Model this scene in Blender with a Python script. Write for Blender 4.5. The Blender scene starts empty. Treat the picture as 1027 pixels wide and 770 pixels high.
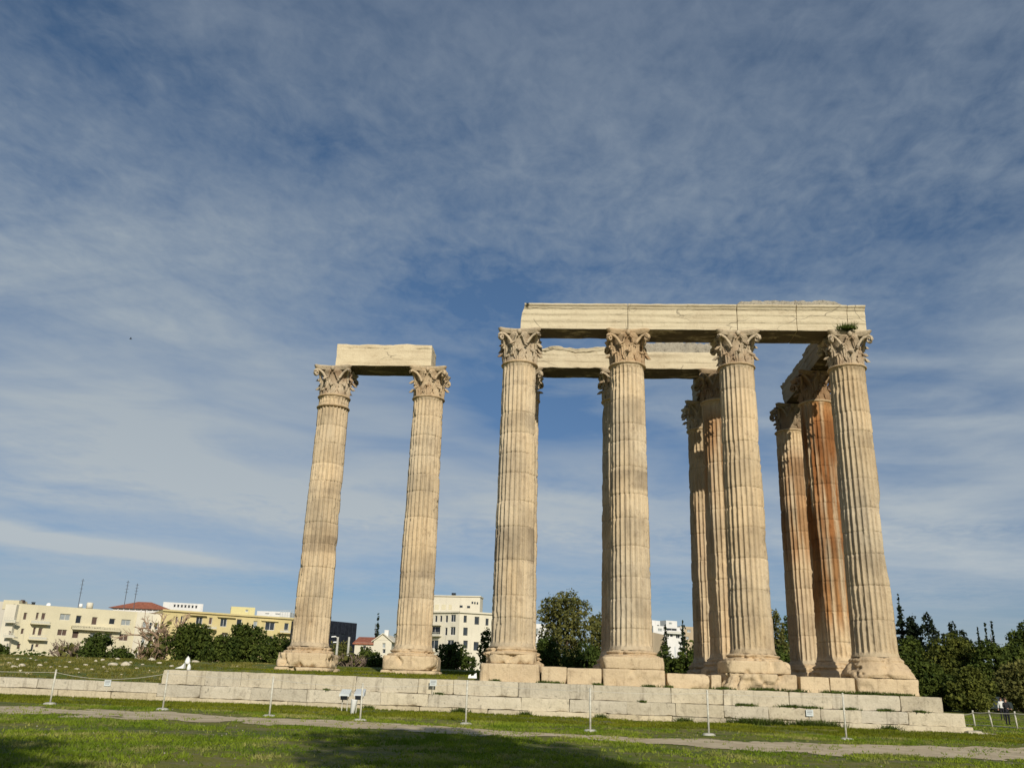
import bpy, bmesh, math, random
import numpy as np
from mathutils import Matrix, Vector

# ------------------------------------------------------------------ camera
sc = bpy.context.scene
COL = sc.collection
F_PX = 888.474
CM = np.array([[0.9983353780551915, 0.04968058896670666, 0.029296962356520462],
               [-0.011457874262893509, -0.3269992242573365, 0.9449551441483749],
               [-0.05652601207208903, 0.9437178319895314, 0.3258856602310153]])
CC = np.array([2.1976, -42.7882, -0.3855])
# rows of CM: right, up (image), forward
cam = bpy.data.cameras.new('camera')
cam.sensor_width = 36.0
cam.lens = F_PX / 1027 * 36
cam.clip_start = 0.1
cam.clip_end = 20000
camo = bpy.data.objects.new('camera', cam)
COL.objects.link(camo)
mw = Matrix.Identity(4)
for i in range(3):
    mw[i][0] = CM[0][i]
    mw[i][1] = CM[1][i]
    mw[i][2] = -CM[2][i]
    mw[i][3] = CC[i]
camo.matrix_world = mw
sc.camera = camo

# ------------------------------------------------------------------ light
SUN_EL = math.radians(25.0)
SUN_AZ = math.radians(17.0)      # to the right of straight behind the viewer
sun = bpy.data.lights.new('sun', 'SUN')
sun.energy = 4.1
sun.angle = math.radians(0.55)
sun.color = (1.0, 0.92, 0.79)
suno = bpy.data.objects.new('sun', sun)
COL.objects.link(suno)
sdir = Vector((math.sin(SUN_AZ) * math.cos(SUN_EL), -math.cos(SUN_AZ) * math.cos(SUN_EL), math.sin(SUN_EL)))
suno.rotation_euler = sdir.to_track_quat('Z', 'Y').to_euler()
suno.location = (0, -60, 60)

sc.view_settings.view_transform = 'Standard'
sc.view_settings.look = 'None'
sc.view_settings.gamma = 1.0
sc.view_settings.exposure = 0.0
sc.view_settings.use_curve_mapping = False
sc.cycles.use_denoising = True
sc.cycles.max_bounces = 5
sc.cycles.diffuse_bounces = 3

# world: Nishita sky with a thin layer of high cloud laid on a real horizontal cloud plane
W = bpy.data.worlds.new('World')
sc.world = W
W.use_nodes = True
nt = W.node_tree
nt.nodes.clear()


class NB:
    """tiny helper for node graphs"""
    def __init__(s, nt):
        s.nt = nt

    def n(s, t, **kw):
        nd = s.nt.nodes.new(t)
        for k, v in kw.items():
            setattr(nd, k, v)
        return nd

    def link(s, a, b):
        s.nt.links.new(a, b)

    def set(s, inp, v):
        if isinstance(v, bpy.types.NodeSocket):
            s.nt.links.new(v, inp)
        else:
            inp.default_value = v

    def math(s, op, a, b=0.0, c=None, clamp=False):
        m = s.n('ShaderNodeMath', operation=op)
        m.use_clamp = clamp
        s.set(m.inputs[0], a)
        s.set(m.inputs[1], b)
        if c is not None:
            s.set(m.inputs[2], c)
        return m.outputs[0]

    def ramp(s, fac, stops, interp='LINEAR'):
        r = s.n('ShaderNodeValToRGB')
        r.color_ramp.interpolation = interp
        el = r.color_ramp.elements
        while len(el) < len(stops):
            el.new(0.5)
        for e, (p, c) in zip(el, stops):
            e.position = p
            e.color = c if len(c) == 4 else (*c, 1)
        s.set(r.inputs[0], fac)
        return r.outputs[0]

    def step(s, fac, a, b):
        m = s.n('ShaderNodeMapRange', interpolation_type='SMOOTHSTEP')
        s.set(m.inputs['Value'], fac)
        m.inputs['From Min'].default_value = a
        m.inputs['From Max'].default_value = b
        return m.outputs[0]

    def noise(s, vec, scale, detail=4, rough=0.55, dist=0.0):
        t = s.n('ShaderNodeTexNoise')
        if vec is not None:
            s.set(t.inputs['Vector'], vec)
        t.inputs['Scale'].default_value = scale
        t.inputs['Detail'].default_value = detail
        t.inputs['Roughness'].default_value = rough
        t.inputs['Distortion'].default_value = dist
        return t.outputs['Fac']

    def mapping(s, vec, scale=(1, 1, 1), loc=(0, 0, 0), rot=(0, 0, 0)):
        m = s.n('ShaderNodeMapping')
        s.set(m.inputs['Vector'], vec)
        m.inputs['Scale'].default_value = scale
        m.inputs['Location'].default_value = loc
        m.inputs['Rotation'].default_value = rot
        return m.outputs[0]

    def mix(s, fac, a, b, mode='MIX'):
        m = s.n('ShaderNodeMix', data_type='RGBA', blend_type=mode)
        s.set(m.inputs[0], fac)
        for i, v in ((6, a), (7, b)):
            if not isinstance(v, bpy.types.NodeSocket) and len(v) == 3:
                v = (*v, 1)
            s.set(m.inputs[i], v)
        return m.outputs[2]


b = NB(nt)
geo = b.n('ShaderNodeTexCoord').outputs['Generated']
sep = b.n('ShaderNodeSeparateXYZ')
b.link(geo, sep.inputs[0])
dz = b.math('MAXIMUM', sep.outputs[2], 0.0)
dzz = b.math('ADD', dz, 0.055)
px_ = b.math('DIVIDE', sep.outputs[0], dzz)
py_ = b.math('DIVIDE', sep.outputs[1], dzz)
cv = b.n('ShaderNodeCombineXYZ')
b.link(px_, cv.inputs[0])
b.link(py_, cv.inputs[1])
plane = cv.outputs[0]
sky = b.n('ShaderNodeTexSky', sky_type='NISHITA')
sky.sun_disc = False
sky.sun_elevation = SUN_EL
sky.sun_rotation = math.pi - SUN_AZ
sky.altitude = 100
sky.air_density = 1.0
sky.dust_density = 0.3
sky.ozone_density = 1.4
med = b.noise(b.mapping(plane, (0.9, 1.9, 1), (5.1, 0.4, 3), (0, 0, 0.35)), 1.5, 5, 0.6, 0.8)
fine = b.noise(b.mapping(plane, (1.25, 0.95, 1), (1.2, 7.0, 5), (0, 0, -0.5)), 10.0, 6, 0.62, 0.5)
ripple = b.noise(b.mapping(plane, (1.4, 0.9, 1), (1.2, 3.0, 9), (0, 0, -0.6)), 30.0, 4, 0.55, 0.4)
az = b.math('ARCTAN2', sep.outputs[0], sep.outputs[1])
el = b.math('ARCSINE', sep.outputs[2])
# wisps drift the edges of the large veils
waz = b.math('MULTIPLY_ADD', b.math('SUBTRACT', med, 0.5), 0.30, az)
wel = b.math('MULTIPLY_ADD', b.math('SUBTRACT', fine, 0.5), 0.05, el)
# large veils (+) and clear gaps (-) of the cloud sheet: azimuth, elevation, sizes in degrees, amount
VEILS = [(-26.5, 22, 14, 11, 0.42), (-30, 13.5, 17, 3.6, 0.26), (-15, 11, 7, 1.3, 0.42), (-29, 7.2, 9.5, 0.45, 0.95), (-30, 9.6, 5, 0.5, 0.25),
         (0, 40, 34, 6, 0.20), (4, 33, 14, 5, 0.12), (28, 18, 10, 6, 0.34), (19, 10.5, 12, 1.5, 0.36), (0, 10.8, 9, 1.8, 0.46), (4, 15.5, 10, 1.6, -0.16), (-24, 10.5, 12, 1.0, 0.2), (-15, 15, 12, 2.2, 0.15), (30, 8.0, 9, 1.0, 0.26),
         (-8, 23, 9, 5.5, -0.32), (-35, 36, 7, 4, -0.30), (-21, 32, 12, 2.6, -0.20), (-3, 19, 5, 2.6, -0.22), (16, 39, 6, 3, -0.12), (22, 28, 9, 3, -0.18), (0, 5.0, 40, 1.2, -0.22), (10, 24, 8, 3, -0.12)]
cover = None
for (a_, e_, sa, se, am) in VEILS:
    da = b.math('MULTIPLY', b.math('SUBTRACT', waz, math.radians(a_)), 1 / math.radians(sa))
    de = b.math('MULTIPLY', b.math('SUBTRACT', wel if se > 1 else b.math('MULTIPLY_ADD', az, 0.06, el), math.radians(e_) if se > 1 else math.radians(e_) + 0.06 * math.radians(a_)), 1 / math.radians(se))
    d2 = b.math('ADD', b.math('MULTIPLY', da, da), b.math('MULTIPLY', de, de))
    g_ = b.math('MULTIPLY', b.math('EXPONENT', b.math('MULTIPLY', d2, -1.0)), am)
    cover = g_ if cover is None else b.math('ADD', cover, g_)
lowk = b.step(dz, 0.02, 0.30)
cover = b.math('ADD', cover, b.math('MULTIPLY_ADD', b.step(el, math.radians(20), math.radians(9)), 0.07, 0.36))
hi_k = b.step(el, math.radians(14), math.radians(30))
lo_k = b.step(el, math.radians(31), math.radians(15))
cb = b.n('ShaderNodeCombineXYZ')
b.link(b.math('MULTIPLY', az, 3.6), cb.inputs[0])
b.link(b.math('MULTIPLY_ADD', el, 17.0, b.math('MULTIPLY', az, 1.2)), cb.inputs[1])
broad = b.noise(cb.outputs[0], 1.1, 4, 0.5, 0.5)
cover = b.math('MULTIPLY_ADD', b.math('SUBTRACT', broad, 0.5), b.math('MULTIPLY', lo_k, 1.7), cover)
cover = b.math('MULTIPLY_ADD', b.math('SUBTRACT', med, 0.5), b.math('MULTIPLY_ADD', hi_k, 0.35, 0.45), cover)
cover = b.math('MULTIPLY_ADD', b.math('SUBTRACT', fine, 0.5), b.math('MULTIPLY_ADD', hi_k, 0.72, 0.14), cover)
cover = b.math('MULTIPLY_ADD', b.math('SUBTRACT', ripple, 0.5), b.math('MULTIPLY', hi_k, 0.35), cover)
cloudf = b.math('MULTIPLY', b.math('MAXIMUM', cover, 0.02), 1.0, clamp=True)
# lit cloud colour: lavender grey high up, paler and warmer towards the horizon
ccol = b.ramp(dz, [(0.0, (4.8, 5.5, 6.2)), (0.13, (5.8, 6.5, 7.0)), (0.40, (4.1, 4.9, 5.7)), (0.68, (2.3, 2.95, 4.0))])
# ramp colours above 1 are allowed through a scale
for nd in nt.nodes:
    if nd.type == 'VALTORGB':
        for e in nd.color_ramp.elements:
            e.color = (e.color[0] / 8, e.color[1] / 8, e.color[2] / 8, 1)
csc = b.mix(1.0, ccol, (8, 8, 8, 1), 'MULTIPLY')
csc.node.clamp_result = False
# the clear air between the clouds is a deeper blue than the model's bright horizon
air = b.ramp(dz, [(0.0, (0.50, 0.58, 0.78)), (0.14, (0.52, 0.62, 0.80)), (0.34, (0.56, 0.72, 0.88)), (0.7, (0.74, 0.90, 0.98))])
skyb = b.mix(1.0, sky.outputs[0], air, 'MULTIPLY')
skyb.node.clamp_result = False
skyc = b.mix(cloudf, skyb, csc)
bg = b.n('ShaderNodeBackground')
bg.inputs['Strength'].default_value = 0.078
b.link(skyc, bg.inputs['Color'])
wo = b.n('ShaderNodeOutputWorld')
b.link(bg.outputs[0], wo.inputs['Surface'])

rnd = random.Random(11)
rng = np.random.default_rng(5)

# ------------------------------------------------------------------ helpers


def ray(x, y):
    return CM.T @ np.array([(x - 513.5) / F_PX, (385 - y) / F_PX, 1.0])


def atY(x, y, Y):
    d = ray(x, y)
    return CC + d * (Y - CC[1]) / d[1]


def sstep(x, a, b_):
    t = np.clip((x - a) / (b_ - a), 0, 1)
    return t * t * (3 - 2 * t)


def _hash(ix, iy, iz, seed):
    h = (ix.astype(np.int64) * 374761393 + iy.astype(np.int64) * 668265263 + iz.astype(np.int64) * 2147483647 + int(seed) * 974634777) & 0xFFFFFFFF
    h = ((h ^ (h >> 13)) * 1274126177) & 0xFFFFFFFF
    h = ((h ^ (h >> 15)) * 2246822519) & 0xFFFFFFFF
    h = h ^ (h >> 13)
    return (h & 0xFFFFFF) / float(0xFFFFFF)


def vnoise(p, seed=0):
    p = np.asarray(p, float)
    i = np.floor(p)
    f = p - i
    f = f * f * (3 - 2 * f)
    i = i.astype(np.int64)
    r = 0
    for dx in (0, 1):
        wx = f[..., 0] if dx else 1 - f[..., 0]
        for dy in (0, 1):
            wy = f[..., 1] if dy else 1 - f[..., 1]
            for dz_ in (0, 1):
                wz = f[..., 2] if dz_ else 1 - f[..., 2]
                r = r + wx * wy * wz * _hash(i[..., 0] + dx, i[..., 1] + dy, i[..., 2] + dz_ * 1, seed)
    return r


def fbm(p, seed=0, octv=4, gain=0.5):
    p = np.asarray(p, float)
    a, s, t = 1.0, 0.0, 0.0
    for o in range(octv):
        s = s + a * vnoise(p * (2.03 ** o) + 17.3 * o, seed + o * 7)
        t += a
        a *= gain
    return s / t


def link(o, parent=None):
    COL.objects.link(o)
    if parent is not None:
        o.parent = parent
    return o


def tag(o, label=None, cat=None, group=None, kind=None):
    if label:
        o['label'] = label
    if cat:
        o['category'] = cat
    if group:
        o['group'] = group
    if kind:
        o['kind'] = kind
    return o


def empty(name, loc, label, cat, group=None):
    o = bpy.data.objects.new(name, None)
    o.empty_display_size = 0.3
    link(o)
    o.location = loc
    return tag(o, label, cat, group)


def mesh_obj(name, verts, faces, mat, parent=None, smooth=False, attrs=None, uniform=None):
    """verts Nx3 (world coordinates when parent is None, else local to the parent)"""
    me = bpy.data.meshes.new(name)
    verts = np.asarray(verts, dtype=np.float32)
    if isinstance(faces, np.ndarray):
        k = faces.shape[1]
        me.vertices.add(len(verts))
        me.vertices.foreach_set('co', verts.ravel())
        me.loops.add(faces.size)
        me.loops.foreach_set('vertex_index', faces.ravel().astype(np.int32))
        me.polygons.add(len(faces))
        me.polygons.foreach_set('loop_start', (np.arange(len(faces)) * k).astype(np.int32))
        me.update(calc_edges=True)
    else:
        me.from_pydata([tuple(map(float, v)) for v in verts], [], [tuple(int(i) for i in f) for f in faces])
        bm_ = bmesh.new()
        bm_.from_mesh(me)
        bmesh.ops.recalc_face_normals(bm_, faces=bm_.faces)
        bm_.to_mesh(me)
        bm_.free()
        me.update()
    me.validate()
    if smooth:
        me.polygons.foreach_set('use_smooth', np.ones(len(me.polygons), bool))
    if mat is not None and mat.get('tinted') and not (attrs and 'tint' in attrs):
        attrs = dict(attrs or {}, tint=np.ones((len(me.vertices), 3)))
    if attrs:
        for k_, v in attrs.items():
            v = np.asarray(v, dtype=np.float32)
            if v.ndim == 1:
                at = me.attributes.new(k_, 'FLOAT', 'POINT')
                at.data.foreach_set('value', v)
            else:
                at = me.attributes.new(k_, 'FLOAT_COLOR', 'POINT')
                if v.shape[1] == 3:
                    v = np.c_[v, np.ones(len(v))].astype(np.float32)
                at.data.foreach_set('color', v.ravel())
    if mat is not None:
        me.materials.append(mat)
    o = bpy.data.objects.new(name, me)
    link(o, parent)
    return o


def outw(v, f):
    """turn a closed piece's faces outwards"""
    v = np.asarray(v, float)
    f = np.asarray(f)
    c_ = v.mean(0)
    a, b_, d = v[f[:, 0]] - c_, v[f[:, 1]] - c_, v[f[:, 2]] - c_
    vol = np.einsum('ij,ij->i', a, np.cross(b_, d)).sum()
    if f.shape[1] == 4:
        e = v[f[:, 3]] - c_
        vol += np.einsum('ij,ij->i', a, np.cross(d, e)).sum()
    return f[:, ::-1].copy() if vol < 0 else f


class MB:
    def __init__(s):
        s.v = []
        s.f = []
        s.n = 0

    def add(s, v, f):
        v = np.asarray(v, float).reshape(-1, 3)
        s.v.append(v)
        s.f += [tuple(int(i) + s.n for i in q) for q in f]
        s.n += len(v)
        return s

    def box(s, x0, x1, y0, y1, z0, z1):
        v = [(x, y, z) for x in (x0, x1) for y in (y0, y1) for z in (z0, z1)]
        f = [(0, 1, 3, 2), (4, 6, 7, 5), (0, 4, 5, 1), (2, 3, 7, 6), (0, 2, 6, 4), (1, 5, 7, 3)]
        return s.add(v, f)

    def hull(s, pts_lo, pts_hi):
        n = len(pts_lo)
        v = list(pts_lo) + list(pts_hi)
        f = [tuple(range(n - 1, -1, -1)), tuple(range(n, 2 * n))]
        f += [(i, (i + 1) % n, n + (i + 1) % n, n + i) for i in range(n)]
        return s.add(v, f)

    def tube(s, pts, rad, seg=6):
        pts = [np.array(p, float) for p in pts]
        if not hasattr(rad, '__len__'):
            rad = [rad] * len(pts)
        vs = []
        for i, p in enumerate(pts):
            d = pts[min(i + 1, len(pts) - 1)] - pts[max(i - 1, 0)]
            d = d / (np.linalg.norm(d) + 1e-9)
            a = np.cross(d, [0, 0, 1.0] if abs(d[2]) < 0.9 else [1.0, 0, 0])
            a /= np.linalg.norm(a)
            c = np.cross(d, a)
            for k in range(seg):
                t = 2 * math.pi * k / seg
                vs.append(p + rad[i] * (math.cos(t) * a + math.sin(t) * c))
        f = []
        for i in range(len(pts) - 1):
            for k in range(seg):
                k2 = (k + 1) % seg
                f.append((i * seg + k, i * seg + k2, (i + 1) * seg + k2, (i + 1) * seg + k))
        f.append(tuple(range(seg - 1, -1, -1)))
        e = (len(pts) - 1) * seg
        f.append(tuple(e + k for k in range(seg)))
        return s.add(vs, f)

    def lathe(s, prof, seg=16, c=(0, 0, 0)):
        vs = []
        for r, z in prof:
            for k in range(seg):
                t = 2 * math.pi * k / seg
                vs.append((c[0] + r * math.cos(t), c[1] + r * math.sin(t), c[2] + z))
        f = []
        for i in range(len(prof) - 1):
            for k in range(seg):
                k2 = (k + 1) % seg
                f.append((i * seg + k, i * seg + k2, (i + 1) * seg + k2, (i + 1) * seg + k))
        f.append(tuple(range(seg - 1, -1, -1)))
        e = (len(prof) - 1) * seg
        f.append(tuple(e + k for k in range(seg)))
        return s.add(vs, f)

    def build(s, name, mat, parent=None, smooth=False):
        return mesh_obj(name, np.vstack(s.v), s.f, mat, parent, smooth)


# ------------------------------------------------------------------ materials
def newmat(name):
    m = bpy.data.materials.new(name)
    m.use_nodes = True
    nt_ = m.node_tree
    bs = nt_.nodes['Principled BSDF']
    bs.inputs['Specular IOR Level'].default_value = 0.25
    return m, NB(nt_), bs


def stone_mat(name, base, dark, scale=1.0, streak=0.5, stain=0.5, bump=0.5, rough=0.9, lichen=0.0, cracks=0.0, hstreak=0.0, crust_shade=0.0):
    m, b, bs = newmat(name)
    g = b.n('ShaderNodeNewGeometry').outputs['Position']
    n1 = b.noise(g, 0.55 * scale, 5, 0.6, 0.3)
    n2 = b.noise(g, 3.2 * scale, 6, 0.65, 0.2)
    n3 = b.noise(b.mapping(g, (5, 5, 0.35)), 1.0 * scale, 4, 0.6, 0.1)
    n4 = b.noise(g, 14 * scale, 3, 0.6)
    c = b.mix(b.math('MULTIPLY', b.step(n1, 0.42, 0.68), 0.5), base, tuple(0.5 * (x + y) for x, y in zip(base, dark)))
    c = b.mix(b.math('MULTIPLY', b.step(n2, 0.50, 0.75), stain), c, dark)
    c = b.mix(b.math('MULTIPLY', b.step(n3, 0.54, 0.76), streak), c, tuple(x * 0.75 for x in dark))
    if hstreak:
        n5 = b.noise(b.mapping(g, (0.25, 0.25, 7.0), (0, 0, 0), (0, 0.06, 0)), 1.0, 4, 0.6, 0.2)
        c = b.mix(b.math('MULTIPLY', b.step(n5, 0.52, 0.68), hstreak), c, tuple(x * 0.9 for x in dark))
    c = b.mix(b.math('MULTIPLY', b.step(n4, 0.35, 0.9), 0.35), c, tuple(min(1, x * 1.25) for x in base))
    if lichen:
        n6 = b.noise(g, 5.5, 6, 0.75, 0.5)
        c = b.mix(b.math('MULTIPLY', b.step(n6, 0.56, 0.70), lichen), c, (0.09, 0.085, 0.07, 1))
    if cracks:
        v = b.n('ShaderNodeTexVoronoi', feature='DISTANCE_TO_EDGE')
        wv = b.n('ShaderNodeVectorMath', operation='ADD')
        b.link(b.mapping(g, (0.35, 0.35, 1.2), (0, 0, 0), (0, 0.5, 0)), wv.inputs[0])
        nn = b.n('ShaderNodeTexNoise')
        b.link(g, nn.inputs['Vector'])
        nn.inputs['Scale'].default_value = 1.2
        sc_ = b.n('ShaderNodeVectorMath', operation='SCALE')
        b.link(nn.outputs['Color'], sc_.inputs[0])
        sc_.inputs['Scale'].default_value = 0.5
        b.link(sc_.outputs[0], wv.inputs[1])
        b.link(wv.outputs[0], v.inputs['Vector'])
        v.inputs['Scale'].default_value = 0.9
        cr = b.math('SUBTRACT', 1.0, b.step(v.outputs['Distance'], 0.0, 0.018))
        msk = b.step(b.noise(g, 0.5, 2), 0.5, 0.6)
        cr = b.math('MULTIPLY', cr, b.math('MULTIPLY', msk, cracks))
        c = b.mix(cr, c, (0.10, 0.08, 0.06, 1))
    if crust_shade:
        # ragged crust colour on downward faces, painted dark to deepen the soffits' shade
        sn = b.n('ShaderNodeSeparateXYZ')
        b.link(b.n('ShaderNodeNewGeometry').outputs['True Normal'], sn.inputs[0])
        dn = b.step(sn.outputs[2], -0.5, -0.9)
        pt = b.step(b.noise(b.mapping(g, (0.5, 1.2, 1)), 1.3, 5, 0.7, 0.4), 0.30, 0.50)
        c = b.mix(b.math('MULTIPLY', b.math('MULTIPLY', dn, pt), crust_shade), c, (0.085, 0.066, 0.048, 1))
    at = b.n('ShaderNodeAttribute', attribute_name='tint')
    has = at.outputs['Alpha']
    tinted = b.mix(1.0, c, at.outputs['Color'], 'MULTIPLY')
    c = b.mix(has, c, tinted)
    b.link(c, bs.inputs['Base Color'])
    bs.inputs['Roughness'].default_value = rough
    h = b.math('MULTIPLY_ADD', n4, 0.35, b.math('MULTIPLY', n2, 1.0))
    bp = b.n('ShaderNodeBump')
    bp.inputs['Strength'].default_value = bump
    bp.inputs['Distance'].default_value = 0.06
    b.link(h, bp.inputs['Height'])
    b.link(bp.outputs[0], bs.inputs['Normal'])
    m['tinted'] = 1
    return m


def plain(name, col, rough=0.7, var=0.12, scale=3.0, metal=0.0, spec=None):
    m, b, bs = newmat(name)
    g = b.n('ShaderNodeNewGeometry').outputs['Position']
    n = b.noise(g, scale, 4, 0.6)
    c = b.mix(b.step(n, 0.3, 0.75), tuple(x * (1 - var) for x in col), tuple(min(1, x * (1 + var)) for x in col))
    b.link(c, bs.inputs['Base Color'])
    bs.inputs['Roughness'].default_value = rough
    bs.inputs['Metallic'].default_value = metal
    if spec is not None:
        bs.inputs['Specular IOR Level'].default_value = spec
    return m


def wall_mat(name, col):
    m, b, bs = newmat(name)
    g = b.n('ShaderNodeNewGeometry').outputs['Position']
    n = b.noise(g, 0.25, 4, 0.6)
    n2 = b.noise(b.mapping(g, (1.5, 1.5, 0.12)), 1.0, 5, 0.65)
    c = b.mix(b.step(n, 0.35, 0.7), tuple(x * 0.9 for x in col), col)
    c = b.mix(b.math('MULTIPLY', b.step(n2, 0.52, 0.78), 0.45), c, tuple(x * 0.6 for x in col))
    b.link(c, bs.inputs['Base Color'])
    bs.inputs['Roughness'].default_value = 0.9
    return m


def leaf_mat(name, c0, c1, scale=0.8, trans=0.25, dry=0.0):
    m, b, bs = newmat(name)
    at = b.n('ShaderNodeAttribute', attribute_name='tone').outputs['Fac']
    g = b.n('ShaderNodeNewGeometry').outputs['Position']
    n = b.noise(g, scale, 2, 0.5)
    c = b.mix(b.math('MULTIPLY_ADD', at, 0.6, b.math('MULTIPLY', b.step(n, 0.35, 0.65), 0.4)), c0, c1)
    if dry:
        n2 = b.noise(g, 0.55, 5, 0.7, 0.3)
        c = b.mix(b.math('MULTIPLY', b.step(n2, 0.50, 0.66), dry), c, (0.50, 0.42, 0.18, 1))
        n3 = b.noise(g, 2.2, 3, 0.6, 0.3)
        c = b.mix(b.math('MULTIPLY', b.step(n3, 0.50, 0.68), 0.40), c, tuple(x * 0.45 for x in c0))
    b.link(c, bs.inputs['Base Color'])
    bs.inputs['Roughness'].default_value = 0.75
    bs.inputs['Specular IOR Level'].default_value = 0.15
    if trans:
        tr = b.n('ShaderNodeBsdfTranslucent')
        b.link(c, tr.inputs['Color'])
        mx = b.n('ShaderNodeMixShader')
        mx.inputs[0].default_value = trans
        b.link(bs.outputs[0], mx.inputs[1])
        b.link(tr.outputs[0], mx.inputs[2])
        b.link(mx.outputs[0], m.node_tree.nodes['Material Output'].inputs['Surface'])
    return m


M_COL = stone_mat('column_marble', (0.56, 0.45, 0.295), (0.25, 0.18, 0.115), 1.0, 0.55, 0.60, 0.9)
M_BEAM = stone_mat('beam_marble', (0.62, 0.535, 0.37), (0.34, 0.26, 0.16), 1.0, 0.08, 0.42, 0.6, cracks=0.7, hstreak=0.40, crust_shade=0.9)
M_CAP = stone_mat('capital_marble', (0.52, 0.425, 0.295), (0.13, 0.095, 0.06), 1.6, 0.30, 0.55, 0.8)
M_STEP = stone_mat('step_limestone', (0.53, 0.475, 0.36), (0.24, 0.20, 0.145), 0.9, 0.60, 0.60, 0.9, lichen=0.65)
M_RUBBLE = stone_mat('rubble', (0.40, 0.36, 0.28), (0.09, 0.075, 0.055), 3.6, 0.1, 0.95, 1.0, lichen=0.85)
M_ROCK = stone_mat('pale_rock', (0.58, 0.52, 0.40), (0.30, 0.25, 0.18), 1.5, 0.1, 0.4, 0.8)
M_WHITE = plain('white_marble', (0.82, 0.82, 0.78), 0.6, 0.06)
M_POST = plain('white_painted_metal', (0.56, 0.54, 0.45), 0.6, 0.2, 9)
M_LID = plain('pale_lid', (0.58, 0.62, 0.60), 0.5, 0.08)
M_MAST = plain('dark_metal', (0.10, 0.11, 0.13), 0.5)
M_CONC = plain('concrete', (0.45, 0.44, 0.38), 0.9, 0.2, 5)
M_ROPE = plain('rope', (0.55, 0.52, 0.44), 0.8)
M_GREY = plain('grey_metal', (0.50, 0.54, 0.55), 0.4, 0.08)
M_DARK = plain('dark_glass', (0.02, 0.024, 0.03), 0.15, 0.2, spec=0.5)
M_GLASS = plain('window_glass', (0.035, 0.045, 0.055), 0.3, 0.4, 0.8, spec=0.35)
M_SHUT = plain('brown_shutter', (0.10, 0.065, 0.05), 0.6, 0.2)
M_BLIND = plain('grey_blind', (0.30, 0.33, 0.33), 0.6, 0.15)
M_CREAM = wall_mat('cream_render', (0.66, 0.60, 0.42))
M_CREAM2 = wall_mat('pale_cream_render', (0.70, 0.65, 0.52))
M_GREYW = wall_mat('grey_white_render', (0.60, 0.56, 0.48))
M_YEL = wall_mat('yellow_render', (0.62, 0.52, 0.26))
M_YEL2 = wall_mat('bright_yellow_render', (0.64, 0.58, 0.30))
M_WWALL = wall_mat('white_render', (0.74, 0.73, 0.70))
M_TAN = wall_mat('tan_render', (0.50, 0.40, 0.27))
M_NAVY = plain('dark_cladding', (0.016, 0.018, 0.026), 0.35, 0.3, 1.5)
M_TILE = plain('red_tile', (0.33, 0.12, 0.07), 0.8, 0.25, 2.0)
M_BARK = plain('bark', (0.11, 0.085, 0.06), 0.9, 0.3, 6)
M_TWIG = plain('pale_twig', (0.24, 0.18, 0.14), 0.9, 0.3, 4)
M_TWIGP = plain('rosy_twig', (0.36, 0.25, 0.17), 0.9, 0.3, 4)
L_PINE = leaf_mat('pine_leaves', (0.022, 0.042, 0.008), (0.115, 0.145, 0.024))
L_OLIVE = leaf_mat('olive_leaves', (0.05, 0.065, 0.018), (0.22, 0.205, 0.055))
L_DARK = leaf_mat('cypress_leaves', (0.010, 0.018, 0.009), (0.032, 0.045, 0.018))
L_BUSH = leaf_mat('bush_leaves', (0.025, 0.045, 0.010), (0.095, 0.13, 0.022))
L_GRASS = leaf_mat('grass_blades', (0.085, 0.165, 0.008), (0.32, 0.38, 0.035), 0.5, 0.35, 0.65)
L_STRIP = leaf_mat('olive_grass_blades', (0.09, 0.125, 0.006), (0.27, 0.28, 0.02), 0.4, 0.35, 0.12)
L_BANK = leaf_mat('dry_grass_blades', (0.085, 0.10, 0.012), (0.26, 0.235, 0.045), 0.5, 0.3, 0.75)
L_WEED = leaf_mat('weed_leaves', (0.04, 0.07, 0.010), (0.12, 0.16, 0.03), 0.6, 0.3)
L_PINE2 = leaf_mat('light_pine_leaves', (0.035, 0.052, 0.010), (0.17, 0.18, 0.032))
M_SKIN = plain('skin', (0.50, 0.30, 0.21), 0.6)
M_CLOTH = plain('dark_cloth', (0.018, 0.018, 0.022), 0.9)
M_CLOTHW = plain('white_cloth', (0.70, 0.70, 0.68), 0.9)
M_HAIR = plain('brown_hair', (0.06, 0.035, 0.02), 0.7)
M_CARW = plain('white_car_paint', (0.72, 0.73, 0.74), 0.25, 0.02, spec=0.5)
M_CARD = plain('dark_car_paint', (0.02, 0.03, 0.03), 0.25, 0.02, spec=0.5)
M_TYRE = plain('rubber', (0.02, 0.02, 0.02), 0.8)
M_LIGHTG = plain('lamp_lens', (0.6, 0.6, 0.58), 0.2, 0.02)
M_PRINT = plain('printed_grey', (0.16, 0.17, 0.18), 0.6)

# ------------------------------------------------------------------ ground
XL, XR, YF = -15.5, 18.5, -1.9       # ends and front of the upper step


def base_z(x, y):
    z = -1.41 - 0.0075 * np.clip(x, -40, 40)
    z = z - 0.0145 * np.clip(-3.5 - y, 0, 60)
    return z


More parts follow.
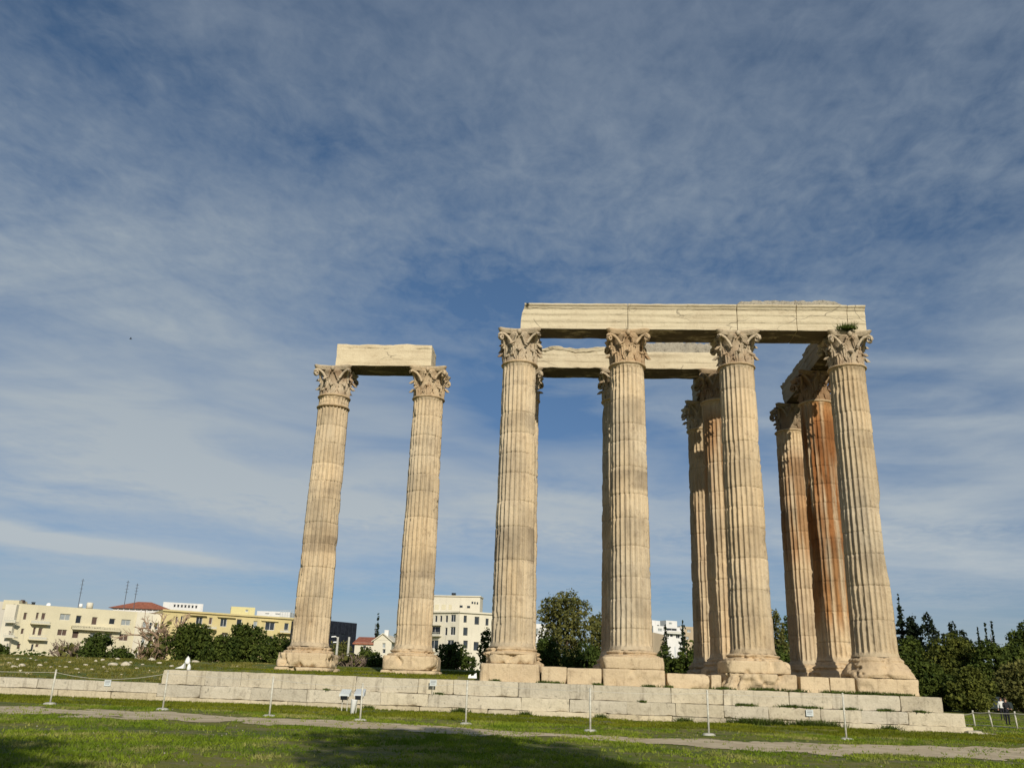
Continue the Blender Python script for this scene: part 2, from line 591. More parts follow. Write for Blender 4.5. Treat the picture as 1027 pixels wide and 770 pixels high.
def gz(x, y):
    x = np.asarray(x, float)
    y = np.asarray(y, float)
    z = base_z(x, y)
    # temple platform
    lawn = -0.09 + 0.31 * sstep(y, -1.2, 4.5) + 0.34 * sstep(y, 6, 22) * sstep(x, 4, -20)
    mound = -0.64 + 0.30 * sstep(y, -1.4, 2) + 1.12 * sstep(y, 0, 20) + 0.05 * sstep(x, -20, -40)
    t = sstep(x, -15.9, -15.1)
    up = mound * (1 - t * (1 - sstep(y, 4, 20))) + lawn * t * (1 - sstep(y, 4, 20))
    w = sstep(y, -1.55, -1.15)
    right = 1 - sstep(x, 17.9, 18.3)
    far = sstep(y, 16, 60)
    plat = up * w * right + z * (1 - w * right)
    far_z = 0.7 - 1.7 * sstep(x, -5, 40)
    z = plat * (1 - far) + far_z * far
    z = z + 0.05 * (fbm(np.stack([x * 0.35, y * 0.35, x * 0], -1), 3, 3) - 0.5) * (1 - far)
    return z


def on_ground(px, py, z0=-1.6):
    """world point where the view ray through a photo position meets the ground"""
    d = ray(px, py)
    lo, hi = 3.0, 400.0
    prev = None
    t = lo
    while t < hi:
        p = CC + d * t
        if p[2] < float(gz(p[0], p[1])):
            a, c = prev, t
            for _ in range(25):
                mid = 0.5 * (a + c)
                p = CC + d * mid
                if p[2] < float(gz(p[0], p[1])):
                    c = mid
                else:
                    a = mid
            return CC + d * c
        prev = t
        t += 0.35
    return CC + d * hi


def axis(dense0, dense1, step, far, grow=1.22):
    a = list(np.arange(dense0, dense1 + 1e-6, step))
    s, v = step, dense1
    while v < far:
        s *= grow
        v += s
        a.append(v)
    s, v = step, dense0
    while v > -far:
        s *= grow
        v -= s
        a.insert(0, v)
    return np.array(a)


gx, gy = axis(-34, 34, 0.4, 6000), axis(-46, 30, 0.4, 6000)
gx = np.sort(np.unique(np.r_[gx, np.linspace(-16, -15, 9), np.linspace(17.8, 18.4, 6)]))
gy = np.sort(np.unique(np.r_[gy, np.linspace(-1.6, -1.1, 8)]))
X, Y = np.meshgrid(gx, gy, indexing='ij')
Z = gz(X, Y)
nx, ny = len(gx), len(gy)
idx = np.arange(nx * ny).reshape(nx, ny)
quads = np.stack([idx[:-1, :-1], idx[1:, :-1], idx[1:, 1:], idx[:-1, 1:]], -1).reshape(-1, 4)

m, b, bs = newmat('turf')
g = b.n('ShaderNodeNewGeometry').outputs['Position']
n1 = b.noise(g, 0.32, 4, 0.6, 0.3)
n2 = b.noise(g, 1.7, 5, 0.65, 0.3)
n3 = b.noise(g, 16, 4, 0.7)
c = b.mix(b.step(n1, 0.35, 0.68), (0.10, 0.15, 0.010, 1), (0.23, 0.225, 0.032, 1))
c = b.mix(b.math('MULTIPLY', b.step(n2, 0.46, 0.66), 0.75), c, (0.26, 0.215, 0.12, 1))
c = b.mix(b.math('MULTIPLY', b.step(n3, 0.35, 0.8), 0.55), c, (0.05, 0.075, 0.012, 1))
b.link(c, bs.inputs['Base Color'])
bs.inputs['Roughness'].default_value = 0.95
bp = b.n('ShaderNodeBump')
bp.inputs['Strength'].default_value = 0.9
bp.inputs['Distance'].default_value = 0.08
b.link(n3, bp.inputs['Height'])
b.link(bp.outputs[0], bs.inputs['Normal'])
M_TURF = m
ground = mesh_obj('ground', np.stack([X, Y, Z], -1).reshape(-1, 3), quads, M_TURF, smooth=True)
tag(ground, kind='structure')

# gravel path: centre line and half width along x
m, b, bs = newmat('gravel')
g = b.n('ShaderNodeNewGeometry').outputs['Position']
n1 = b.noise(g, 1.2, 5, 0.6)
n2 = b.noise(g, 22, 4, 0.7)
c = b.mix(b.step(n1, 0.35, 0.7), (0.48, 0.39, 0.25, 1), (0.63, 0.53, 0.355, 1))
c = b.mix(b.math('MULTIPLY', b.step(n2, 0.45, 0.75), 0.4), c, (0.24, 0.19, 0.12, 1))
b.link(c, bs.inputs['Base Color'])
bs.inputs['Roughness'].default_value = 0.95
bp = b.n('ShaderNodeBump')
bp.inputs['Strength'].default_value = 0.5
bp.inputs['Distance'].default_value = 0.03
b.link(n2, bp.inputs['Height'])
b.link(bp.outputs[0], bs.inputs['Normal'])
M_GRAVEL = m

pts_hi = [on_ground(*p) for p in ((-60, 704), (0, 707.5), (163, 713.5), (300, 721), (430, 727), (560, 736), (690, 740), (850, 746), (1027, 749.5), (1100, 752))]
pts_lo = [on_ground(*p) for p in ((-60, 715), (0, 716.5), (163, 722), (300, 729), (430, 736), (560, 740), (690, 750), (850, 757), (1027, 762), (1100, 765))]
hx = np.array([p[0] for p in pts_hi]); hy = np.array([p[1] for p in pts_hi])
lx = np.array([p[0] for p in pts_lo]); ly = np.array([p[1] for p in pts_lo])


def path_edges(x):
    return np.interp(x, hx, hy), np.interp(x, lx, ly)


def in_path(x, y, soft=0.0):
    a, c_ = path_edges(x)
    w = 0.9 * (fbm(np.stack([x * 0.9, y * 0.9, x * 0 + 4], -1), 9, 3) - 0.5)
    return (y < a + w - soft) & (y > c_ + w + soft)


xs = np.arange(-30, 34, 0.12)
rows = []
K = 26
for k in range(K):
    a, c_ = path_edges(xs)
    wa = 1.5 * (fbm(np.stack([xs * 1.1, xs * 0 + 1, xs * 0], -1), 21, 4) - 0.5)
    wc = 2.2 * (fbm(np.stack([xs * 1.1, xs * 0 + 9, xs * 0], -1), 22, 4) - 0.5)
    mid = np.exp(-((xs - 5.2) / 1.6) ** 2)
    yy = (a + wa - mid * 0.5) * (1 - k / (K - 1)) + (c_ + wc + mid * 0.5 + 0.1) * (k / (K - 1))
    rows.append(np.stack([xs, yy, gz(xs, yy) + 0.010], -1))
V = np.stack(rows, 0)
# keep the sheet only where no tongue of turf crosses it
nz_ = fbm(np.stack([V[..., 0] * 0.8, V[..., 1] * 0.8, V[..., 0] * 0 + 4], -1), 31, 4)
edge_w = 1.0
edge = np.abs(np.linspace(-1, 1, K))[:, None]
gap = np.exp(-((V[..., 0] - 5.6) / 1.8) ** 2) * 0.10 + np.exp(-((V[..., 0] + 9) / 3) ** 2) * 0.03
keep = nz_ > (0.20 + 0.20 * edge ** 3 + gap)
idx = np.arange(V.shape[0] * V.shape[1]).reshape(V.shape[:2])
q = np.stack([idx[:-1, :-1], idx[1:, :-1], idx[1:, 1:], idx[:-1, 1:]], -1)
q = q[keep[:-1, :-1] & keep[1:, 1:]]
path = mesh_obj('path', V.reshape(-1, 3), q.reshape(-1, 4), M_GRAVEL, smooth=True)
tag(path, kind='structure')
PATHV = V[keep]
_pg = {}
for p in PATHV:
    _pg[(int(p[0] * 4), int(p[1] * 4))] = 1


def path_mask(x, y):
    return np.array([(int(a * 4), int(c_ * 4)) in _pg for a, c_ in zip(x, y)])


# ------------------------------------------------------------------ eroded stone
def rock_box(x0, x1, y0, y1, z0, z1, res=0.12, amp=0.02, rad=0.04, seed=0, chip=0.10, zs=None, post=None):
    """subdivided box whose edges are worn and whose faces are uneven; returns verts, quads"""
    h = np.array([x1 - x0, y1 - y0, z1 - z0]) / 2
    c = np.array([x1 + x0, y1 + y0, z1 + z0]) / 2
    ax = [np.linspace(-h[i], h[i], max(3, int(2 * h[i] / res) + 1)) for i in range(3)]
    if zs is not None:
        ax[2] = np.array(sorted(set(np.round(zs, 4)))) - c[2]
    vs, fs, n = [], [], 0
    for a in range(3):
        u, v = [(1, 2), (2, 0), (0, 1)][a]
        for s in (-1, 1):
            U, V_ = np.meshgrid(ax[u], ax[v], indexing='ij')
            P = np.zeros(U.shape + (3,))
            P[..., u] = U
            P[..., v] = V_
            P[..., a] = s * h[a]
            id_ = n + np.arange(U.size).reshape(U.shape)
            qd = np.stack([id_[:-1, :-1], id_[1:, :-1], id_[1:, 1:], id_[:-1, 1:]], -1).reshape(-1, 4)
            if s < 0:
                qd = qd[:, ::-1]
            vs.append(P.reshape(-1, 3))
            fs.append(qd)
            n += U.size
    P = np.vstack(vs)
    Wp = P + c
    nn = fbm(Wp * 1.7, seed, 4)
    r = rad * 0.4 + chip * np.clip(nn - 0.48, 0, 1) * 5 + rad * fbm(Wp * 6, seed + 3, 2)
    r = np.minimum(r, h.min() * 0.8)[:, None]
    inner = np.clip(P, -(h - r), h - r)
    d = P - inner
    L = np.linalg.norm(d, axis=1, keepdims=True)
    L2 = np.maximum(L, 1e-6)
    P = np.where(L > 1e-6, inner + d / L2 * np.minimum(L, r), P)
    Wp = P + c
    for k in range(3):
        Wp[:, k] += amp * 2 * (fbm((P + c) * 2.6 + 31 * k, seed + 40 + k, 4) - 0.5)
    if post is not None:
        Wp = post(Wp)
    return Wp, outw(Wp, np.vstack(fs))


def merge(parts):
    vs, fs, n = [], [], 0
    for v, f in parts:
        vs.append(v)
        fs.append(outw(v, f) + n)
        n += len(v)
    return np.vstack(vs), np.vstack(fs)


def tint_attr(v, seed, amt=0.12, col=(1.0, 0.93, 0.84)):
    """per block colour: each stone was cut from a different bed"""
    return None


def course(x0, x1, y0, y1, z0, z1, seed, tilt=0.0, lmin=1.5, lmax=3.4, **kw):
    r = random.Random(seed)
    parts, tints = [], []
    x = x0
    while x < x1 - 0.05:
        L = min(r.uniform(lmin, lmax), x1 - x)
        if x1 - (x + L) < 0.5:
            L = x1 - x
        dzr = r.uniform(-0.012, 0.008)
        dy = r.uniform(-0.015, 0.015)
        v, f = rock_box(x + 0.002, x + L - 0.002, y0 + dy * 0.5, y1, z0, z1 + dzr, seed=seed * 13 + len(parts), **kw)
        v[:, 2] -= tilt * (v[:, 0] - 4) + (0.08 if tilt else 0)
        parts.append((v, f))
        t = 1 + r.uniform(-0.13, 0.08)
        w = r.uniform(-0.03, 0.05)
        tints.append(np.tile([t + w * 0.4, t, t - w, 1.0], (len(v), 1)))
        x += L
    V_, F_ = merge(parts)
    return V_, F_, np.vstack(tints)


# ------------------------------------------------------------------ the stepped base
TILT = 0.0055
root = empty('temple_steps', (0, YF, -1.3), 'long pale stone steps carrying the tall columns, with stained and jointed blocks', 'steps')


def local(v, o):
    return v - np.array(o.location)


v, f, t = course(XL, XR, -1.9, -0.6, -0.62, 0.0, 3, TILT, res=0.09, amp=0.022, rad=0.006, chip=0.07)
o = mesh_obj('step', local(v, root), f, M_STEP, root, attrs={'tint': t})
o['label'] = 'upper step of large blocks'
v, f, t = course(XL - 0.05, XR + 0.75, -2.12, -0.7, -1.14, -0.626, 4, TILT, res=0.09, amp=0.018, rad=0.008, chip=0.10)
o = mesh_obj('step', local(v, root), f, M_STEP, root, attrs={'tint': t})
v, f, t = course(XL - 0.05, XR + 1.0, -2.22, -0.8, -1.75, -1.146, 5, TILT, res=0.10, amp=0.03, rad=0.012, chip=0.12)
o = mesh_obj('footing', local(v, root), f, M_STEP, root, attrs={'tint': t * np.array([1.0, 0.97, 0.9, 1])})
v, f = merge([rock_box(XR + 0.6 + 0.5 * i, XR + 1.3 + 0.42 * i, -2.6 + 0.1 * i, -1.3, -1.75, -1.28 - 0.05 * i, 0.1, 0.05, 0.08, 90 + i, 0.3) for i in range(3)])
v[:, 2] -= TILT * (v[:, 0] - 4) + 0.08
mesh_obj('broken_footing', local(v, root), f, M_STEP, root)

wall = empty('low_stone_wall', (-24, YF, -1.1), 'low pale stone retaining wall running off to the left below the rocky bank', 'wall')
v, f, t = course(-46, XL - 0.12, -1.9, -1.1, -0.92, -0.50, 6, 0.0075, res=0.12, amp=0.015, rad=0.008, chip=0.06)
v[:, 2] += -0.13
mesh_obj('wall_top', local(v, wall), f, M_STEP, wall, attrs={'tint': t})
v, f, t = course(-46, XL - 0.12, -1.98, -1.2, -1.6, -0.926, 7, 0.0075, res=0.13, amp=0.02, rad=0.01, chip=0.08)
v[:, 2] += -0.13
mesh_obj('wall_footing', local(v, wall), f, M_STEP, wall, attrs={'tint': t * np.array([0.97, 0.93, 0.85, 1])})

S = 5.51
ROW2, ROW3 = 5.79, 11.59


# ------------------------------------------------------------------ columns
def superr(th, w, p):
    c_, s_ = np.abs(np.cos(th)) + 1e-9, np.abs(np.sin(th)) + 1e-9
    return w / (c_ ** p + s_ ** p) ** (1.0 / p)


def lathe_rock(prof, seed, na=96, amp=0.03, chip=0.12, freq=1.8):
    """prof: (z, half width, squareness)"""
    th = np.linspace(0, 2 * np.pi, na, endpoint=False)
    zs = np.array([p[0] for p in prof]); ws = np.array([p[1] for p in prof]); ps = np.array([p[2] for p in prof])
    R = np.array([superr(th, w, p) for w, p in zip(ws, ps)])
    P = np.stack([R * np.cos(th), R * np.sin(th), np.broadcast_to(zs[:, None], R.shape)], -1)
    n1 = fbm(P * freq, seed, 4)
    n2 = fbm(P * 0.9, seed + 5, 3)
    mul = 1 - chip * np.clip(n1 - 0.5, 0, 1) * 3 * (0.5 + n2) + amp * (n1 - 0.5)
    inside = (ws < 0.02)
    mul[inside] = 1
    P[..., 0] *= mul
    P[..., 1] *= mul
    P[..., 2] += amp * 0.7 * (fbm(P * 2.2, seed + 9, 3) - 0.5)
    n = len(prof)
    id_ = np.arange(n * na).reshape(n, na)
    q = np.stack([id_[:-1], np.roll(id_[:-1], -1, 1), np.roll(id_[1:], -1, 1), id_[1:]], -1).reshape(-1, 4)
    return P.reshape(-1, 3), outw(P.reshape(-1, 3), q)


def dense(pts, step=0.045):
    out = []
    for (z0, w0, p0), (z1, w1, p1) in zip(pts[:-1], pts[1:]):
        L = math.hypot(z1 - z0, w1 - w0)
        n = max(1, int(L / step))
        for k in range(n):
            t = k / n
            out.append((z0 + (z1 - z0) * t, w0 + (w1 - w0) * t, p0 + (p1 - p0) * t))
    out.append(pts[-1])
    return out


Z0S, Z1S = 1.45, 15.33


def shaft_mesh(seed, bands=(), rust=(), worn=0.5, bite=()):
    r = random.Random(seed)
    na = 24 * 9
    # drum joints
    js = [Z0S]
    while js[-1] < Z1S - 1.6:
        js.append(js[-1] + r.uniform(0.85, 1.65))
    js.append(Z1S)
    zs, drum = [], []
    for i in range(len(js) - 1):
        a, c_ = js[i], js[i + 1]
        n = max(6, int((c_ - a) / 0.085))
        loc = [a + 0.008, a + 0.03] + list(np.linspace(a + 0.07, c_ - 0.07, n)) + [c_ - 0.03, c_ - 0.008]
        zs += loc
        drum += [i] * len(loc)
    # close spacing near the ends for the rounded flute ends
    zs = np.array(zs)
    drum = np.array(drum)
    th = np.linspace(0, 2 * np.pi, na, endpoint=False)
    t = (zs - Z0S) / (Z1S - Z0S)
    R0 = 0.985 - 0.125 * t ** 1.25
    R0 = R0 + 0.09 * np.exp(-(zs - Z0S) / 0.10) + 0.035 * np.exp(-(Z1S - zs) / 0.05)
    offs = np.array([(r.uniform(-0.010, 0.010), r.uniform(-0.010, 0.010), r.uniform(-0.012, 0.012)) for _ in js])
    ph = (th[None, :] * 24 / (2 * np.pi) + offs[drum, 2][:, None] * 3) % 1.0
    s = np.clip((ph - 0.07) / 0.86, 0, 1)
    flute = np.sqrt(np.clip(1 - (2 * s - 1) ** 2, 0, 1))
    # rounded ends of the flutes
    endt = np.clip((Z1S - 0.10 - zs) / 0.13, 0, 1)
    endb = np.clip((zs - Z0S - 0.16) / 0.16, 0, 1)
    e = np.sqrt(np.clip(1 - (1 - endt) ** 2, 0, 1)) * np.sqrt(np.clip(1 - (1 - endb) ** 2, 0, 1))
    dep = 0.115 * flute * e[:, None]
    ridge = 1 - flute
    C_ = np.cos(th)[None, :]
    S_ = np.sin(th)[None, :]
    base = np.stack([R0[:, None] * C_, R0[:, None] * S_, np.broadcast_to(zs[:, None], dep.shape)], -1)
    off = np.array([seed * 3.1, 0, 0])
    nl = fbm(base * np.array([0.7, 0.7, 0.45]) + off, seed, 4)
    nm = fbm(base * np.array([2.0, 2.0, 1.2]) + off, seed + 2, 4)
    nf = fbm(base * np.array([7.0, 7.0, 5.0]) + off, seed + 4, 3)
    low = np.exp(-(zs - Z0S) / 1.6)[:, None]
    wear = np.clip((nl - (0.66 - 0.10 * worn) + 0.10 * low * worn) * 6, 0, 1)
    dep = dep * (1 - 0.80 * wear * np.clip((nm - 0.30) * 3, 0, 1))
    rr = R0[:, None] - dep
    rr = rr - wear * (0.02 + 0.07 * np.clip(nm - 0.35, 0, 1)) * 1.0
    rr = rr - 0.10 * ridge * np.clip((nm - 0.52) * 3.5, 0, 1) * np.clip((nf - 0.40) * 4, 0, 1)     # chipped arrises
    rr = rr - 0.022 * (nf - 0.5) - 0.03 * (nm - 0.5)
    # joints: worn lips
    dj = np.min(np.abs(zs[:, None] - np.array(js)[None, :]), axis=1)
    jn = fbm(np.stack([C_ * 2 + zs[:, None] * 0, S_ * 2 + zs[:, None] * 0, drum[:, None] * 3.3 + C_ * 0], -1), seed + 8, 3)
    rr = rr - np.exp(-dj / 0.03)[:, None] * (0.022 + 0.14 * np.clip(jn - 0.48, 0, 1) ** 1.0)
    for (zc, tc, hz, ht, dpt) in bite:
        dth = (th[None, :] - tc + np.pi) % (2 * np.pi) - np.pi
        g_ = np.exp(-((zs[:, None] - zc) / hz) ** 4) * np.exp(-(dth / ht) ** 4)
        rr = rr - g_ * dpt * (0.6 + 0.8 * nm)
    x = rr * C_ + offs[drum, 0][:, None]
    y = rr * S_ + offs[drum, 1][:, None]
    P = np.stack([x, y, np.broadcast_to(zs[:, None], x.shape)], -1)
    n = len(zs)
    id_ = np.arange(n * na).reshape(n, na)
    q = np.stack([id_[:-1], np.roll(id_[:-1], -1, 1), np.roll(id_[1:], -1, 1), id_[1:]], -1).reshape(-1, 4)
    # tint per drum and stain bands
    dt = np.array([1 + r.uniform(-0.13, 0.09) for _ in js])
    tint = np.ones(x.shape + (3,)) * dt[drum][:, None, None]
    grime = np.clip((fbm(base * np.array([1.3, 1.3, 0.7]) + off + 21, seed + 31, 4) - 0.50) * 4, 0, 1)[..., None]
    tint = tint * (1 - grime * np.array([0.24, 0.24, 0.23]))
    warm = fbm(base * np.array([0.5, 0.5, 0.25]) + off + 9, seed + 11, 3)[..., None]
    tint = tint * (1 + (warm - 0.5) * np.array([0.12, -0.06, -0.35]))
    seam = (np.exp(-(dj / 0.028) ** 2)[:, None] * np.clip((jn - 0.30) * 4, 0, 1))[..., None]
    tint = tint * (1 - 0.22 * seam)
    for (z0, z1, a_) in bands:
        mk = sstep(zs, z0 - 0.03, z0 + 0.03) * (1 - sstep(zs, z1 - 0.03, z1 + 0.03))
        mk = mk[:, None] * np.clip((nl - 0.30) * 4, 0.25, 1) * a_
        tint = tint * (1 - mk[..., None] * np.array([0.44, 0.45, 0.44]))
    for (z0, z1, a_) in rust:
        mk = sstep(zs, z0 - 0.8, z0 + 0.8) * (1 - sstep(zs, z1 - 0.8, z1 + 0.8))
        stn = fbm(base * np.array([3.5, 3.5, 0.28]) + off + 3, seed + 15, 4)
        mk = mk[:, None] * np.clip((stn - 0.30) * 4, 0, 1) * a_
        tint = tint * (1 - mk[..., None] * np.array([0.30, 0.54, 0.72]))
    return P.reshape(-1, 3), outw(P.reshape(-1, 3), q), tint.reshape(-1, 3)


# ---- capital pieces (shared meshes), origin at the astragal, height 1.78
CAPH = 1.77


def grid_faces(nu, nv, wrap=False):
    id_ = np.arange(nu * nv).reshape(nu, nv)
    return np.stack([id_[:-1, :-1], id_[1:, :-1], id_[1:, 1:], id_[:-1, 1:]], -1).reshape(-1, 4)


def acanthus(th0, z0, h, r0, r1, curl, wid, seed, n_u=17, n_v=15):
    """one leaf climbing the bell and curling out at the tip; closed front and back sheets"""
    r_ = random.Random(seed)
    tip = r_.uniform(0.55, 1.0)
    u = np.linspace(-1, 1, n_u)
    v = np.linspace(0, 1, n_v)
    U, V_ = np.meshgrid(u, v, indexing='ij')
    lob = 0.68 + 0.32 * np.abs(np.cos(V_ * math.pi * 3.5))
    W_ = wid * np.clip(np.sin(np.clip(V_ * 0.82 + 0.22, 0, 1) * math.pi) ** 0.6, 0.12, 1) * lob
    zz = z0 + h * np.sin(np.clip(V_, 0, 0.86) / 0.86 * math.pi / 2) - h * 0.34 * np.clip((V_ - 0.80) / 0.20, 0, 1) ** 1.3 * tip
    out = (r0 + (r1 - r0) * V_) + curl * np.clip((V_ - 0.50) / 0.5, 0, 1) ** 2 * tip
    out = out + 0.07 * np.abs(np.cos(U * math.pi * 2.0)) - 0.11 * np.abs(U) ** 2
    out = out + 0.03 * np.exp(-(U / 0.12) ** 2)
    ang = th0 + U * W_ / out
    P = np.stack([out * np.cos(ang), out * np.sin(ang), zz], -1)
    Q = np.stack([(out - 0.07) * np.cos(ang * 1.0), (out - 0.07) * np.sin(ang), zz - 0.015], -1)
    f = grid_faces(n_u, n_v)
    n = n_u * n_v
    fb = f[:, ::-1] + n
    id_ = np.arange(n).reshape(n_u, n_v)
    bd = list(id_[0, :]) + list(id_[1:, -1]) + list(id_[-1, ::-1][1:]) + list(id_[::-1, 0][1:])
    side = np.array([(bd[i], bd[i + 1], bd[i + 1] + n, bd[i] + n) for i in range(len(bd) - 1)])
    return np.vstack([P.reshape(-1, 3), Q.reshape(-1, 3)]), np.vstack([f, fb, side])


def ring(prof, na=64):
    th = np.linspace(0, 2 * np.pi, na, endpoint=False)
    P = np.array([[(r * math.cos(t), r * math.sin(t), z) for t in th] for r, z in prof])
    id_ = np.arange(len(prof) * na).reshape(len(prof), na)
    q = np.stack([id_[:-1], np.roll(id_[:-1], -1, 1), np.roll(id_[1:], -1, 1), id_[1:]], -1).reshape(-1, 4)
    return P.reshape(-1, 3), outw(P.reshape(-1, 3), q)


def tube_np(pts, rad, seg=6):
    mb = MB().tube(pts, rad, seg)
    v = np.vstack(mb.v)
    f = [q for q in mb.f if len(q) == 4]
    return v, np.array(f)


def cap_core(seed, damage):
    r = random.Random(seed)
    parts = [ring([(0.0, -0.03), (0.86, -0.03), (0.86, 0.03), (0.80, 0.30), (0.78, 0.8), (0.82, 1.15), (0.98, 1.40), (1.08, 1.52), (1.08, 1.56), (0.0, 1.56)])]
    for k in range(8):
        if r.random() < damage * 0.35:
            continue
        parts.append(acanthus(k * math.pi / 4, 0.03, 0.66 * r.uniform(0.9, 1.05), 0.92, 1.00, 0.30, 0.33, seed + k))
    for k in range(8):
        if r.random() < damage * 0.4:
            continue
        parts.append(acanthus((k + 0.5) * math.pi / 4, 0.40, 0.74 * r.uniform(0.9, 1.05), 0.86, 1.00, 0.36, 0.32, seed + 20 + k))
    # small inner scrolls under each abacus side
    for k in range(4):
        a0 = k * math.pi / 2
        for s in (-1, 1):
            pts, rd = [], []
            for i in range(16):
                t = i / 15
                if t < 0.5:
                    ang = a0 + s * (0.34 - 0.36 * t)
                    zz = 1.0 + 0.75 * t
                    rr = 0.95 + 0.25 * t
                else:
                    q = (t - 0.5) * 2 * math.pi * 1.6
                    rq = 0.11 * (1 - (t - 0.5) * 1.4)
                    ang = a0 + s * (0.16 - rq * math.cos(q) * 0.9)
                    zz = 1.36 + rq * math.sin(q)
                    rr = 1.09
                pts.append((rr * math.cos(ang), rr * math.sin(ang), zz))
                rd.append(0.055 - 0.02 * t)
            parts.append(tube_np(pts, rd, 6))
    v, f = merge(parts)
    n = np.stack([fbm(v * 5 + 9 * k, seed + k, 3) - 0.5 for k in range(3)], -1)
    v = v + n * (0.03 + 0.08 * damage)
    return v, f


def volute_mesh(k, seed, damage):
    """stalk that climbs from the leaves and rolls up under an abacus corner"""
    a0 = math.pi / 4 + k * math.pi / 2
    parts = []
    r = random.Random(seed + k)
    brk = 1.0 if r.random() > damage * 0.6 else 0.62
    for s in (-1, 1):
        pts, rd = [], []
        N = 26
        for i in range(int(N * brk)):
            t = i / (N - 1)
            if t < 0.55:
                q = t / 0.55
                rad = 0.92 + 0.56 * q ** 1.5
                zz = 0.86 + 0.62 * math.sin(q * math.pi / 2)
                side = s * (0.34 * (1 - q) ** 1.1 + 0.045)
            else:
                q = (t - 0.55) / 0.45
                al = math.pi / 2 - q * 2 * math.pi * 1.35
                rq = 0.19 * (1 - 0.72 * q)
                rad = 1.48 + rq * math.cos(al) + 0.02
                zz = 1.29 + rq * math.sin(al)
                side = s * 0.05
            x = rad * math.cos(a0) - side * math.sin(a0)
            y = rad * math.sin(a0) + side * math.cos(a0)
            pts.append((x, y, zz))
            rd.append(0.085 - 0.03 * t)
        parts.append(tube_np(pts, rd, 7))
    v, f = merge(parts)
    n = np.stack([fbm(v * 6 + 9 * k2, seed + k2, 3) - 0.5 for k2 in range(3)], -1)
    return v + n * 0.06, f


def abacus_mesh(seed, damage):
    """four concave sides, cut corners, a boss in the middle of each side"""
    out = []
    n = 15
    for k in range(4):
        a = k * math.pi / 2
        for i in range(n):
            t = -1 + 2 * i / (n - 1)
            side = t * 1.06
            dist = 0.98 + 0.24 * abs(t) ** 2.0
            x = dist * math.cos(a) - side * math.sin(a)
            y = dist * math.sin(a) + side * math.cos(a)
            out.append((x, y))
    out = np.array(out)
    lay = [(1.50, 0.90), (1.52, 0.95), (1.62, 0.97), (1.64, 1.0), (1.72, 1.02), (1.76, 1.03), (CAPH - 0.005, 1.01), (CAPH - 0.005, 0.02)]
    P = np.array([[(x * s, y * s, z) for x, y in out] for z, s in lay])
    na = len(out)
    id_ = np.arange(len(lay) * na).reshape(len(lay), na)
    q = np.stack([id_[:-1], np.roll(id_[:-1], -1, 1), np.roll(id_[1:], -1, 1), id_[1:]], -1).reshape(-1, 4)
    v = P.reshape(-1, 3)
    parts = [(v, q)]
    for k in range(4):
        a = k * math.pi / 2
        bv, bf = ring([(0.0, -0.14), (0.10, -0.12), (0.15, 0), (0.10, 0.12), (0.0, 0.14)], 10)
        bv = bv * np.array([1, 1, 1.0])
        bv = bv + np.array([1.06 * math.cos(a), 1.06 * math.sin(a), 1.60])
        parts.append((bv, bf))
    v, f = merge(parts)
    nn = np.stack([fbm(v * 2.5 + 9 * k, seed + k, 4) - 0.5 for k in range(3)], -1)
    cor = np.clip(np.hypot(v[:, 0], v[:, 1]) - 1.25, 0, 1)[:, None]
    v = v + nn * (0.05 + 0.10 * damage + cor * 0.35 * damage)
    v[:, 2] = np.minimum(v[:, 2], CAPH - 0.004)
    return v, f


ORD = {}


def me_cached(key, fn):
    if key not in ORD:
        ORD[key] = fn()
    return ORD[key]


